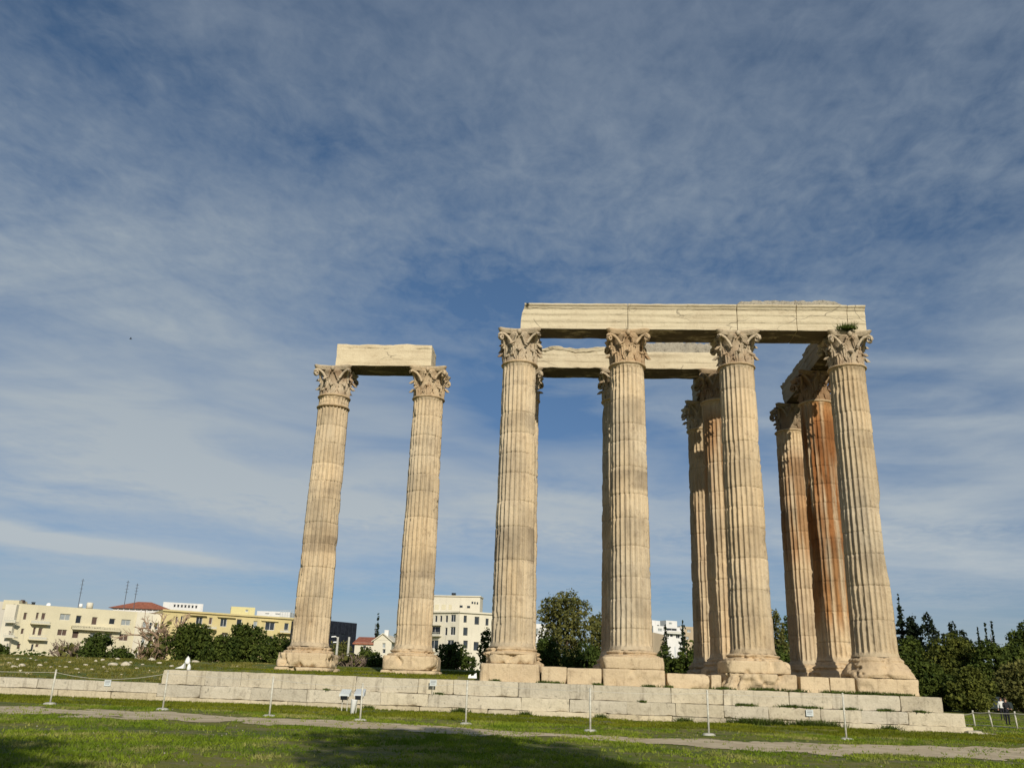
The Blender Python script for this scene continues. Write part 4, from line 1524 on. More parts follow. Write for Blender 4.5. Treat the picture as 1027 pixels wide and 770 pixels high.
tree('cypress_tree', 'dark cypress right of the second near column, before the white houses', 660, 674, 624, 52, 'cypress', group=G3, seed=25, leaf=L_DARK)
tree('open_tree', 'dark spiky tree right of the cypress, before the white houses', 676, 694, 622, 60, 'tiered', group=G3, seed=26, leaf=L_DARK)
tree('green_tree', 'low green tree between the second near column and the slim far one', 652, 682, 643, 46, 'bush', group=G3, seed=27)
tree('green_tree', 'dark low tree left of the slim far column', 674, 706, 640, 44, 'bush', group=G3, seed=28)
tree('green_tree', 'olive green tree behind the gap right of the third near column', 764, 792, 609, 60, 'tall', group=G3, seed=29, leaf=L_OLIVE)
tree('green_tree', 'darker tree behind the gap right of the third near column', 778, 806, 613, 70, 'tall', group=G3, seed=30)
tree('green_bush', 'bright green bush in the gap right of the third near column', 766, 802, 646, 40, 'bush', cat='bush', group=G3, seed=31, leaf=L_BUSH)
G4 = 'trees massed on the right'
TR = [('tiered_conifer', 'tall narrow tiered conifer, the highest tree beside the right end column', 889, 915, 598, 92, 'tiered', L_DARK),
      ('dark_conifer', 'dark ragged conifer just right of the tall tiered one', 902, 928, 615, 90, 'tall', L_DARK),
      ('dark_conifer', 'dark ragged conifer with a pointed tip over the pines', 914, 944, 613, 88, 'round', L_DARK),
      ('dark_conifer', 'flat topped dark conifer rising over the middle of the pines', 940, 966, 622, 92, 'round', L_DARK),
      ('dark_conifer', 'low dark conifer behind the middle of the pines', 950, 980, 630, 92, 'round', L_DARK),
      ('cypress_tree', 'shortest and leftmost of the three slim cypresses', 979, 985, 630, 120, 'cypress', L_DARK),
      ('cypress_tree', 'middle of the three slim cypresses, sharply pointed', 986, 992, 624, 120, 'cypress', L_DARK),
      ('cypress_tree', 'rightmost and widest of the three slim cypresses', 992, 1000, 624, 120, 'cypress', L_DARK),
      ('pine_tree', 'round pine cut by the right edge of the picture', 1000, 1050, 621, 74, 'round', L_PINE),
      ('pine_tree', 'bushy pine right behind the right end column', 880, 936, 637, 64, 'round', L_PINE),
      ('pine_tree', 'broad sunlit pine in the middle of the mass on the right', 922, 984, 634, 62, 'round', L_PINE2),
      ('pine_tree', 'broad pine right of the middle of the mass', 962, 1022, 641, 58, 'round', L_PINE),
      ('pine_tree', 'pine filling the gap behind the broad sunlit pine', 934, 1000, 646, 70, 'round', L_PINE),
      ('pine_tree', 'pine reaching toward the right edge behind the fence', 986, 1040, 644, 66, 'round', L_PINE),
      ('pine_tree', 'lower pine above the end of the steps', 902, 958, 662, 50, 'bush', L_PINE),
      ('pine_tree', 'lower rounded pine above the fence', 944, 1000, 668, 46, 'round', L_PINE2),
      ('pine_tree', 'shadowy brownish tree above the parked cars at the right edge', 994, 1048, 662, 52, 'round', L_OLIVE)]
for i, (nm, lb, a, c_, yt, Yd, kd, lf) in enumerate(TR):
    tree(nm, lb, a, c_, yt, Yd, kd, group=G4, leaf=lf, seed=60 + i, dens=1.7)
# dark undergrowth below and behind the pines
ug = []
r_ = random.Random(8)
cs, rs = [], []
for i in range(80):
    x = r_.uniform(22, 70)
    y = r_.uniform(56, 90)
    cs.append((x, y, float(gz(x, y)) + 0.8))
    rs.append((2.4, 1.8, r_.uniform(1.3, 2.8)))
v, f, tone = leaf_cloud(cs, rs, 60000, 0.17, 77, 0.3)
o = mesh_obj('undergrowth', v, f, L_DARK, attrs={'tone': tone})
tag(o, 'dark tangled undergrowth beneath the trees on the right', 'undergrowth', kind='stuff')
# far wooded skyline at ground level
cs, rs = [], []
for i in range(150):
    x = r_.uniform(-160, 210)
    y = r_.uniform(120, 150)
    cs.append((x, y, 1.0))
    rs.append((4.5, 4, r_.uniform(1.6, 4.2)))
v, f, tone = leaf_cloud(cs, rs, 45000, 0.42, 78, 0.3)
o = mesh_obj('distant_hedge', v, f, L_BUSH, attrs={'tone': tone})
tag(o, 'far band of garden greenery at the foot of the buildings', 'greenery', kind='stuff')

# trees behind the viewpoint that throw the shade on the grass
tree_at('tall_pine', 'tall pine behind the viewpoint whose shade falls on the grass', 8.2, -48.0, -2.0, 17.2, 10.5, 'tall', group='trees behind the viewpoint', seed=81, size=0.20, dens=1.0)
tree_at('tall_pine', 'lower pine behind the viewpoint shading the left corner of the grass', -1.2, -51.5, -2.0, 14.2, 9.0, 'round', group='trees behind the viewpoint', seed=82, size=0.20, dens=1.3)

# ------------------------------------------------------------------ grass, weeds, stones


def blades(P, hgt, wid, seed, per=5):
    r = np.random.default_rng(seed)
    n = len(P)
    P = np.repeat(P, per, 0)
    n = len(P)
    P = P + np.c_[r.normal(size=(n, 2)) * 0.035, np.zeros(n)]
    ang = r.random(n) * 6.283
    h = hgt * (0.4 + 0.9 * r.random(n))
    w = wid * (0.6 + 0.8 * r.random(n))
    side = np.c_[np.cos(ang), np.sin(ang), np.zeros(n)] * w[:, None]
    lean = np.c_[r.normal(size=(n, 2)) * 0.55 * h[:, None], h]
    V_ = np.stack([P - side, P + side, P + lean], 1).reshape(-1, 3)
    return V_, np.arange(n * 3).reshape(n, 3), np.repeat(r.random(n), 3)


def grass(name, label, x0, x1, y0, y1, dens, hgt, wid, seed, mask=None, zoff=-0.01, mat=None, per=5):
    r = np.random.default_rng(seed)
    n = int((x1 - x0) * (y1 - y0) * dens)
    x = r.uniform(x0, x1, n)
    y = r.uniform(y0, y1, n)
    # inside the view cone
    d = np.c_[x, y, np.full(n, -1.5)] - CC
    u = (d @ CM[0]) / (d @ CM[2])
    k = np.abs(u) < 0.64
    pn = fbm(np.c_[x * 0.55, y * 0.55, np.zeros(n)], seed, 3)
    k &= r.random(n) < np.clip((pn - 0.36) * 6.0, 0.06, 1)
    x, y = x[k], y[k]
    if mask is not None:
        k = mask(x, y)
        x, y = x[k], y[k]
    P = np.c_[x, y, gz(x, y) + zoff]
    V_, F_, tone = blades(P, hgt, wid, seed, per)
    tn = np.repeat(fbm(np.c_[x * 0.4, y * 0.4, x * 0], seed + 5, 3), per * 3)
    tone = np.clip(tone * 0.5 + (tn - 0.25) * 1.0, 0, 1)
    o = mesh_obj(name, V_, F_, mat or L_GRASS, attrs={'tone': tone})
    return tag(o, label, 'grass', kind='stuff')


rr_ = np.random.default_rng(44)
def off_path(x, y):
    onp = path_mask(x, y)
    return (~onp) | (rr_.random(len(x)) < (0.08 + 0.22 * np.exp(-((x - 2) / 4.5) ** 2)) * fbm(np.c_[x * 0.9, y * 0.9, x * 0], 66, 3) * 2)
grass('grass', 'short green lawn in front of the gravel path and around it', -16, 22, -30, -9, 75, 0.075, 0.016, 91, off_path)
grass('grass', 'green strip of grass between the path and the stone steps', -34, 34, -9, -2.4, 55, 0.085, 0.018, 92, off_path, mat=L_STRIP)
grass('grass', 'grass on the platform around the detached pair of columns', -15.2, -0.9, -1.0, 16, 45, 0.08, 0.020, 93, mat=L_STRIP)
grass('grass', 'grass on the rocky bank at the left', -48, -15.9, -1.0, 26, 18, 0.11, 0.028, 94, mat=L_BANK)
grass('grass', 'grass to the right of the steps', 19.0, 46, -2.2, 40, 16, 0.09, 0.028, 95)


def weeds(label, spots, seed, hgt=0.28):
    vs, fs, ts = [], [], []
    n0 = 0
    r = np.random.default_rng(seed)
    for (x, y, z, w) in spots:
        n = int(90 * w) + 20
        P = np.c_[x + r.normal(size=n) * w * 0.35, y + r.normal(size=n) * 0.06, np.full(n, z)]
        V_, F_, t = blades(P, hgt * (0.5 + 0.5 * min(1, w)), 0.022, seed + n0, 4)
        vs.append(V_)
        fs.append(F_ + n0)
        ts.append(t)
        n0 += len(V_)
    o = mesh_obj('weeds', np.vstack(vs), np.vstack(fs), L_WEED, attrs={'tone': np.concatenate(ts)})
    return tag(o, label, 'weeds', kind='stuff')


def step_z(x, z):
    return z - 0.08 - TILT * (x - 4)


weeds('weeds rooted along the top of the upper step', [(x, -1.55, step_z(x, 0.0), w) for x, w in ((-0.6, .3), (1.6, .5), (2.1, .3), (3.9, .3), (6.2, .4), (9.4, .7), (11.2, 1.3), (12.4, .8), (14.2, .9), (15.6, 1.0), (16.6, .6), (17.2, .5), (7.0, .3))], 96, 0.15)
weeds('weeds growing in the joint between the two steps', [(x, -2.0, step_z(x, -0.64), w) for x, w in ((10.2, .6), (12.1, .8), (13.0, .5), (14.6, .5), (16.0, .5), (17.5, .4), (5.8, .2), (-3, .3), (-8, .2))], 97, 0.15)
weeds('dark leafy weeds at the foot of the steps', [(x, -2.4, float(gz(x, -2.4)) - 0.02, w) for x, w in ((10.1, 1.2), (11.0, 1.0), (12.5, 0.9), (13.2, 1.2), (4, .4), (-2, .5), (7.5, .5), (16, .5), (-6, .3), (0.8, .3))], 98, 0.30)
weeds('weeds growing on top of the right end capital against the beam', [(16.35, -1.12, 17.12, 0.7), (16.45, -1.05, 17.12, .35)], 99, 0.30)

# pebbles and litter specks in the foreground turf
n = 450
x = rng.uniform(-14, 20, n)
y = rng.uniform(-29, -4, n)
z = gz(x, y)
vs, fs = [], []
for i in range(n):
    s = rng.uniform(0.010, 0.024)
    c_ = np.array([x[i], y[i], z[i] + 0.012])
    o6 = np.array([(s, 0, 0), (0, s, 0), (-s, 0, 0), (0, -s, 0), (0, 0, s * .7), (0, 0, -s)]) * rng.uniform(0.6, 1.3, (6, 1))
    vs.append(c_ + o6)
    fs.append(np.array([(0, 1, 4), (1, 2, 4), (2, 3, 4), (3, 0, 4), (1, 0, 5), (2, 1, 5), (3, 2, 5), (0, 3, 5)]) + i * 6)
o = mesh_obj('pebbles', np.vstack(vs), np.vstack(fs), plain('pebble_stone', (0.40, 0.37, 0.30), 0.9))
tag(o, 'tiny pale pebbles scattered through the lawn', 'pebbles', kind='stuff')


def rock(x, y, s, seed, label, group='pale rocks on the grassy bank', mat=None, name='rock', flat=0.55, z=None):
    r = np.random.default_rng(seed)
    nu, nv = 14, 9
    th = np.linspace(0, 2 * np.pi, nu, endpoint=False)
    phi = np.linspace(-np.pi / 2, np.pi / 2, nv)
    T, Pp = np.meshgrid(th, phi, indexing='ij')
    D = np.stack([np.cos(T) * np.cos(Pp), np.sin(T) * np.cos(Pp), np.sin(Pp)], -1)
    rad = 0.6 + 0.9 * fbm(D * 1.4 + seed, seed, 3)
    sc3 = np.array([s * r.uniform(.8, 1.4), s * r.uniform(.6, 1), s * flat * r.uniform(.7, 1.2)])
    V_ = (D * rad[..., None] * sc3 / 2).reshape(-1, 3)
    id_ = np.arange(nu * nv).reshape(nu, nv)
    q = np.stack([id_[:, :-1], np.roll(id_, -1, 0)[:, :-1], np.roll(id_, -1, 0)[:, 1:], id_[:, 1:]], -1).reshape(-1, 4)
    o = mesh_obj(name, V_, outw(V_, q), mat or M_ROCK)
    o.location = (x, y, (float(gz(x, y)) + s * 0.12) if z is None else z)
    return tag(o, label, 'rock', group)


ROCKS = [(20, 673, 3), (27, 675, 2.6), (60, 668, 2), (70, 664, 3), (78, 660, 2.5), (86, 667, 3), (96, 663, 3), (103, 662, 3.5), (92, 671, 2.3), (113, 667, 7.5), (126, 667, 6.5), (104, 669, 3), (77, 671, 3.5), (79, 674, 2), (51, 669, 2.5), (46, 664, 2), (22, 668, 6), (14, 669, 4), (36, 662, 2.5), (66, 669, 2.5), (118, 661, 3), (131, 664, 3), (137, 670, 2.5), (152, 662, 5), (160, 665, 3.5), (172, 668, 4), (98, 658, 2.5), (110, 659, 2.5), (143, 666, 2), (84, 663, 2), (40, 667, 3), (31, 660, 2), (107, 673, 2.2), (122, 676, 2), (54, 674, 2), (196, 663.6, 4.5), (150, 672, 2), (90, 659, 3), (128, 660, 2.2), (18, 661, 2.2), (238, 668, 2.2), (9, 665, 3)]
for i, (px, py, sz) in enumerate(ROCKS):
    p = on_ground(px, py + 0.3)
    dist = np.linalg.norm(p - CC)
    s = sz * dist / F_PX * 1.15
    if sz >= 6:
        lb = {22: 'broad pale rock near the left end of the grassy bank', 113: 'largest pale rock in the middle of the grassy bank', 126: 'second large pale rock, just right of the largest one'}.get(px, 'pale rock')
    else:
        lb = 'small pale rock lying on the grassy bank at the left'
    rock(p[0], p[1], s, 400 + i, lb)

# white marble pieces standing on the steps
px = atY(188, 664, -0.2)
root = empty('marble_fragment', (px[0], -0.2, 0.03), 'upright white marble fragment in two lumps on the left end of the steps', 'fragment')
for k, (dx, zz, s1, s2) in enumerate([(0.10, 0.22, 0.26, 0.40), (0.0, 0.52, 0.34, 0.46)]):
    v, f = lathe_rock(dense([(0, 0.01, 2), (0.02, 0.5, 2), (0.35, 0.62, 2), (0.7, 0.42, 2), (1.0, 0.06, 2), (1.01, 0.01, 2)], 0.15), 55 + k, 20, 0.2, 0.5, 3.0)
    v = v * np.array([s1 * 0.62, s1 * 0.62, s2 * 0.8]) + np.array([dx, 0, (zz - 0.22) * 0.9])
    mesh_obj('marble_lump', v, f, M_WHITE, root, True)
px = atY(182, 668, -0.6)
mb = MB().hull([(-0.35, -0.1, 0), (0.06, -0.15, 0), (0.06, 0.1, 0), (-0.3, 0.1, 0)], [(-0.1, -0.05, 0.10), (0.05, -0.08, 0.24), (0.05, 0.08, 0.24), (-0.1, 0.08, 0.12)])
o = mb.build('marble_wedge', M_WHITE)
o.location = (px[0] + 0.1, -0.6, 0.10)
tag(o, 'white wedge of marble lying at the foot of the upright fragment', 'fragment')
px = atY(474, 675, -0.4)
mb = MB()
for (a, c_, h_) in ((-0.26, -0.08, 0.22), (-0.1, 0.12, 0.16), (0.08, 0.27, 0.30)):
    mb.hull([(a, -0.1, 0), (c_, -0.1, 0), (c_, 0.12, 0), (a, 0.12, 0)], [(a + .02, -0.02, h_ * .7), (c_ - .03, 0.0, h_), (c_ - .03, 0.08, h_), (a + .03, 0.08, h_ * .8)])
o = mb.build('marble_scraps', M_WHITE)
o.location = (px[0], -0.4, 0.06)
o.scale = (0.75, 0.75, 0.8)
tag(o, 'cluster of jagged white scraps on the grass left of the near row', 'fragment')

# ------------------------------------------------------------------ rope barrier
POSTS = [(50, 706, 672, 'first rope post from the left, before the low wall'),
         (163, 711.5, 673, 'rope post before the left end of the steps'),
         (270, 718, 679, 'rope post before the steps, below the left column of the detached pair'),
         (361, 722.5, 686, 'rope post beside the two floodlights'),
         (467, 726, 683, 'rope post before the steps, left of the left end column'),
         (592, 733, 690.5, 'rope post before the steps below the gap of the first two near columns'),
         (711, 737, 693, 'rope post before the steps, left of the third near column'),
         (849, 741.5, 696, 'rope post before the steps below the right end column')]
tops = []
for i, (x_, yb, yt, lb) in enumerate(POSTS):
    p = on_ground(x_, yb)
    top_ = atY(x_ + (2 if x_ < 500 else -1), yt, p[1])
    H = top_[2] - p[2]
    root = empty('rope_post', tuple(p), lb, 'post', 'white rope posts before the steps')
    MB().tube([(0, 0, 0), (0.0, 0, H)], 0.032, 8).build('pole', M_POST, root, True)
    MB().lathe([(0.02, H - 0.02), (0.036, H), (0.038, H + 0.02), (0.02, H + 0.04), (0.005, H + 0.05)], 10).build('finial', M_POST, root, True)
    v, f = lathe_rock(dense([(-0.05, 0.01, 3), (-0.05, 0.21, 3), (0.03, 0.21, 3), (0.06, 0.16, 2), (0.07, 0.01, 2)], 0.05), 60 + i, 24, 0.05, 0.15, 4)
    mesh_obj('foot', v, f, M_CONC, root)
    tops.append(np.array([p[0], p[1], p[2] + H - 0.06]))


def sag_rope(a, c_, sag, n=14):
    return [a + (c_ - a) * t - np.array([0, 0, sag * 4 * t * (1 - t)]) for t in np.linspace(0, 1, n)]


mb = MB()
first = tops[0] + np.array([-7.0, 0.6, 0.02])
chain = [first] + tops
for i in range(len(chain) - 1):
    mb.tube(sag_rope(chain[i], chain[i + 1], 0.05 if i != 1 else 0.22), 0.007, 5)
o = mb.build('barrier_rope', M_ROPE)
tag(o, 'thin rope strung between the white posts in front of the steps', 'rope')

# rail fence on the right
FP = [(978, 728.5, 712, 0.0), (995.5, 729.5, 712, -0.03), (1020.5, 731, 713, 0.0), (1052, 733, 714, 0.0)]
root = None
pts = []
for i, (x_, yb, yt, ln) in enumerate(FP):
    p = on_ground(x_, yb)
    H = atY(x_, yt, p[1])[2] - p[2]
    if root is None:
        root = empty('rope_fence', tuple(p), 'low white fence of leaning posts and one rope right of the steps', 'fence')
        o0 = p.copy()
    q = p - o0
    MB().tube([q, q + np.array([ln * 2 - 0.03, 0, H])], [0.05, 0.045], 8).build('post', M_POST, root, True)
    pts.append(q + np.array([ln * 2 - 0.03, -0.05, H - 0.12]))
mb = MB()
st = atY(967, 716.5, o0[1] + 0.3) - o0
for a, c_ in zip([st] + pts[:-1], pts):
    mb.tube(sag_rope(a, c_, 0.03, 8), 0.022, 5)
mb.build('rope', M_ROPE, root)
# pale kerb the posts stand on
a, c_ = on_ground(966, 727), on_ground(1060, 733.5)
mb = MB()
nseg = 14
for k in range(nseg):
    p0 = a + (c_ - a) * k / nseg
    p1 = a + (c_ - a) * (k + 0.96) / nseg
    d = (p1 - p0)[:2]
    nrm = np.array([-d[1], d[0]]) / np.linalg.norm(d) * 0.13
    z0, z1 = float(gz(*p0[:2])) - 0.1, float(gz(*p0[:2])) + 0.09
    mb.hull([(p0[0] - nrm[0], p0[1] - nrm[1], z0), (p1[0] - nrm[0], p1[1] - nrm[1], z0), (p1[0] + nrm[0], p1[1] + nrm[1], z0), (p0[0] + nrm[0], p0[1] + nrm[1], z0)],
            [(p0[0] - nrm[0], p0[1] - nrm[1], z1), (p1[0] - nrm[0], p1[1] - nrm[1], z1), (p1[0] + nrm[0], p1[1] + nrm[1], z1), (p0[0] + nrm[0], p0[1] + nrm[1], z1)])
o = mb.build('kerb', M_CONC)
tag(o, kind='structure')

# ------------------------------------------------------------------ floodlights, signs
for i, (x_, yb, lb, col) in enumerate([(345, 713.5, 'left floodlight box with a pale sloping lid on thin legs before the steps', M_LID),
                                       (359.5, 715, 'right floodlight box with a grey sloping lid beside the rope post', M_GREY)]):
    p = on_ground(x_, yb)
    sc1 = np.linalg.norm(p - CC) / F_PX
    root = empty('floodlight', tuple(p), lb, 'floodlight', 'two floodlights before the steps')
    zt = (yb - 700) * sc1
    w = 4.6 * sc1
    mb = MB()
    mb.hull([(-w, -0.22, zt), (w, -0.22, zt), (w, 0.12, zt + 0.03), (-w, 0.12, zt + 0.03)],
            [(-w, -0.20, zt + 0.08), (w, -0.20, zt + 0.08), (w, 0.20, zt + 0.27), (-w, 0.20, zt + 0.27)])
    mb.build('housing', col, root)
    MB().hull([(-w * .7, -0.20, zt - 0.13), (w * .6, -0.20, zt - 0.13), (w * .6, 0.1, zt - 0.1), (-w * .7, 0.1, zt - 0.1)],
              [(-w * .7, -0.24, zt + 0.02), (w * .7, -0.24, zt + 0.02), (w * .7, 0.1, zt + 0.025), (-w * .7, 0.1, zt + 0.025)]).build('lamp_body', M_DARK, root)
    for s in (-1, 1):
        MB().tube([(s * w * .55, 0, -0.05), (s * w * .5, 0, zt - 0.05)], 0.02, 6).build('leg', M_POST, root)
p = on_ground(353, 715.5)
o = MB().lathe([(0.03, -0.02), (0.07, 0.0), (0.13, 0.50), (0.14, 0.52), (0.02, 0.52)], 12).build('white_bollard', M_WHITE, None, True)
o.location = tuple(p)
o.rotation_euler = (0, 0.10, 0)
tag(o, 'tapering white marker between the two floodlights', 'marker')

for (x_, y_, lb, ys) in [(108, 684.5, 'small white notice on the low wall at the left', -1.93), (434.5, 684.5, 'small white notice on the lower step below the detached pair', -2.2), (812, 714.5, 'small white notice on the lower step near the right end column', -2.2)]:
    c0 = atY(x_, y_, ys)
    root = empty('notice', tuple(c0), lb, 'notice', 'small white notices on the stonework')
    MB().box(-0.15, 0.15, -0.014, 0.014, -0.13, 0.13).build('plate', M_LID, root)
    mb = MB()
    for k in range(3):
        mb.box(-0.11, 0.11 - 0.04 * (k == 2), -0.018, -0.0145, 0.07 - 0.06 * k, 0.09 - 0.06 * k)
    mb.build('print_lines', M_PRINT, root)
    MB().tube([(0, 0.02, -0.5), (0, 0.02, -0.1)], 0.012, 6).build('stake', M_POST, root)

# ------------------------------------------------------------------ buildings


class Facade:
    """vertical plane through two photo positions at given depth; (px,py) <-> (u,z)"""
    def __init__(s, xa, ya, Ya, xb, yb_, top_from='a', Yb=None):
        yb_ = yb_ or ya
        pa = atY(xa, ya, Ya)
        s.A = pa[:2].copy()
        s.zt = pa[2]
        if Yb is None:
            d = ray(xb, yb_)
            pb = CC + d * (s.zt - CC[2]) / d[2]
        else:
            pb = atY(xb, yb_, Yb)
        s.B = pb[:2].copy()
        s.L = float(np.linalg.norm(s.B - s.A))
        s.d = (s.B - s.A) / s.L
        s.n = np.array([s.d[1], -s.d[0]])        # towards the viewer
        if s.n @ (CC[:2] - s.A) < 0:
            s.n = -s.n

    def uz(s, px, py):
        r = ray(px, py)
        # solve CC + r t on plane
        t = ((s.A - CC[:2]) @ s.n) / (r[:2] @ s.n)
        p = CC + r * t
        return float((p[:2] - s.A) @ s.d), float(p[2])

    def rect(s, x0, y0, x1, y1):
        xm, ym = (x0 + x1) / 2, (y0 + y1) / 2
        return (s.uz(x0, ym)[0], s.uz(x1, ym)[0], s.uz(xm, y1)[1], s.uz(xm, y0)[1])

    def P(s, u, out, z):
        q = s.A + s.d * u + s.n * out
        return (q[0], q[1], z)


def fbox(mb, F, u0, u1, o0, o1, z0, z1):
    lo = [F.P(u0, o0, z0), F.P(u1, o0, z0), F.P(u1, o1, z0), F.P(u0, o1, z0)]
    hi = [F.P(u0, o0, z1), F.P(u1, o0, z1), F.P(u1, o1, z1), F.P(u0, o1, z1)]
    return mb.hull(lo, hi)


def rel(mb, root):
    for k in range(len(mb.v)):
        mb.v[k] = mb.v[k] - np.array(root.location)
    return mb


def holed_wall(F, L, zb, zt, holes, depth, rec=0.35):
    us = sorted(set([0.0, L] + [h[0] for h in holes] + [h[1] for h in holes]))
    zs = sorted(set([zb, zt] + [h[2] for h in holes] + [h[3] for h in holes]))
    mb = MB()
    for i in range(len(us) - 1):
        for j in range(len(zs) - 1):
            uc, zc = (us[i] + us[i + 1]) / 2, (zs[j] + zs[j + 1]) / 2
            if any(h[0] < uc < h[1] and h[2] < zc < h[3] for h in holes):
                continue
            mb.add([F.P(us[i], 0, zs[j]), F.P(us[i + 1], 0, zs[j]), F.P(us[i + 1], 0, zs[j + 1]), F.P(us[i], 0, zs[j + 1])], [(0, 1, 2, 3)])
    for h in holes:
        a, c_, z0, z1 = h
        for (p, q) in (((a, z0), (c_, z0)), ((c_, z0), (c_, z1)), ((c_, z1), (a, z1)), ((a, z1), (a, z0))):
            mb.add([F.P(p[0], 0, p[1]), F.P(q[0], 0, q[1]), F.P(q[0], -rec, q[1]), F.P(p[0], -rec, p[1])], [(0, 1, 2, 3)])
        mb.add([F.P(a, -rec, z0), F.P(c_, -rec, z0), F.P(c_, -rec, z1), F.P(a, -rec, z1)], [(0, 1, 2, 3)])
    # sides, back, roof
    for (u, ) in ((0.0,), (L,)):
        mb.add([F.P(u, 0, zb), F.P(u, 0, zt), F.P(u, -depth, zt), F.P(u, -depth, zb)], [(0, 1, 2, 3)])
    mb.add([F.P(0, -depth, zb), F.P(L, -depth, zb), F.P(L, -depth, zt), F.P(0, -depth, zt)], [(0, 1, 2, 3)])
    mb.add([F.P(0, 0, zt - 0.3), F.P(L, 0, zt - 0.3), F.P(L, -depth, zt - 0.3), F.P(0, -depth, zt - 0.3)], [(0, 1, 2, 3)])
    return mb


PANE = {'g': M_GLASS, 's': M_SHUT, 'b': M_BLIND, 'd': M_DARK}


def building(name, label, F, depth, mat, wins, zb=0.0, cat='building', group=None, balconies=(), cornice=None, slabs=(), roofmat=None, frame=None):
    root = empty(name, F.P(F.L / 2, 0, zb), label, cat, group)
    holes = []
    for w in wins:
        a, c_, z0, z1 = F.rect(*w[:4])
        a, c_ = sorted((a, c_))
        a, c_ = max(a, 0.1), min(c_, F.L - 0.1)
        z1 = min(z1, F.zt - 0.5)
        if c_ - a < 0.2 or z1 - z0 < 0.2 or z0 < zb:
            holes.append(None)
            continue
        holes.append((a, c_, z0, z1))
    rel(holed_wall(F, F.L, zb - 2.5, F.zt, [h for h in holes if h], depth), root).build('wall', mat, root)
    for w, h in zip(wins, holes):
        if not h:
            continue
        a, c_, z0, z1 = h
        fm = MB()
        t = min(0.09, (c_ - a) * 0.14)
        g0, g1 = -0.30, -0.22
        fbox(fm, F, a + .01, a + t, g0, g1, z0 + .01, z1 - .01)
        fbox(fm, F, c_ - t, c_ - .01, g0, g1, z0 + .01, z1 - .01)
        fbox(fm, F, a + t, c_ - t, g0, g1, z1 - t - .01, z1 - .01)
        fbox(fm, F, a + t, c_ - t, g0, g1, z0 + .01, z0 + t + .01)
        if c_ - a > 1.3:
            um = (a + c_) / 2
            fbox(fm, F, um - t * .4, um + t * .4, g0, g1, z0 + t + .01, z1 - t - .01)
        fo = rel(fm, root).build('window', frame or M_WWALL, root)
        pm = MB()
        fbox(pm, F, a + t * .8, c_ - t * .8, -0.29, -0.26, z0 + t * .8, z1 - t * .8)
        rel(pm, root).build('pane', PANE[w[4] if len(w) > 4 else 'g'], fo)
    for (x0, x1, ys, yr) in balconies:
        a, c_, z0, z1 = F.rect(x0, ys - 0.01, x1, ys)
        zr = F.uz((x0 + x1) / 2, yr)[1]
        mb = MB()
        fbox(mb, F, a, c_, 0.005, 1.3, z0 - 0.12, z0 + 0.10)
        bo = rel(mb, root).build('balcony', mat, root)
        mb = MB()
        fbox(mb, F, a, c_, 1.22, 1.27, z0 + 0.10, z0 + 0.10 + (zr - z0) * 0.45)
        fbox(mb, F, a, c_, 1.22, 1.27, zr - 0.06, zr)
        k = a
        while k < c_:
            fbox(mb, F, k, k + 0.05, 1.23, 1.26, z0 + 0.1, zr - 0.06)
            k += 0.5
        rel(mb, root).build('railing', M_POST, bo)
    for (x0, x1, y0, y1, out) in slabs:
        a, c_, z0, z1 = F.rect(x0, y0, x1, y1)
        mb = MB()
        fbox(mb, F, a, c_, 0.004, out, z0, z1)
        rel(mb, root).build('ledge', mat, root)
    if cornice:
        mb = MB()
        fbox(mb, F, -0.15, F.L + 0.15, 0.003, cornice, F.zt - 0.30, F.zt + 0.06)
        rel(mb, root).build('cornice', mat, root)
    return root


def fit_part(root, mb, name, mat, smooth=False):
    return rel(mb, root).build(name, mat, root, smooth)


# blank grey-white end wall at the left edge
F = Facade(-70, 601, 143, 19, 603.8, Yb=143)
building('blank_walled_house', 'plain greyish white blank wall of a building at the left edge', F, 5, M_GREYW, [(4, 638, 7, 646, 'g'), (-30, 620, -26, 630, 'g')], group='buildings on the left')

# cream apartment block
F = Facade(15.5, 604.8, 140, 141, 613.6)
CW = [(23.5, 614, 27, 621.5, 's'), (36, 614, 38.7, 621.5, 's'), (41.5, 614.5, 45.5, 622, 's'), (60, 615.3, 70.5, 621.8, 'b'), (76, 617, 81.5, 625, 'd'), (92, 618.5, 97.5, 626.5, 's'), (109.5, 620, 115.5, 626, 'd'), (121.5, 621, 131, 627, 'b'),
      (21, 630, 24, 635.8, 's'), (33, 628.7, 35.8, 636.5, 's'), (38.2, 629.5, 42.3, 637.7, 's'), (57.5, 631, 67, 637.3, 's'), (72.5, 632.5, 79, 640, 's'), (90, 634, 95, 641, 'b'), (106, 635, 112, 642, 'g'), (119.5, 635.5, 128.5, 642.5, 's'),
      (17, 645, 20.5, 650.8, 's'), (31, 645.5, 33.5, 653, 'g'), (35.5, 645.5, 38.8, 649, 's'), (58, 648, 66, 654, 's'), (120, 650, 128, 656, 's'), (100, 650, 106, 656, 's')]
cream = building('cream_apartment_block', 'long cream apartment block with shuttered windows and rooftop tanks behind the bank', F, 13, M_CREAM, CW, group='buildings on the left',
                 balconies=[(30, 48.5, 625.5, 620.5), (27.5, 45.5, 641.3, 636.5)], slabs=[(71, 120, 628.5, 630.6, 1.3)], frame=M_CREAM2)
FC = F
FY = Facade(164, 611.0, FC.B[1] + 1.5, 302, 620.2)
mb = MB()
fbox(mb, F, F.uz(71, 630)[0], F.uz(119.5, 632)[0], 1.15, 1.3, F.uz(95, 632.2)[1], F.uz(95, 628.6)[1] + 0.1)
fit_part(cream, mb, 'balcony_parapet', M_CREAM)
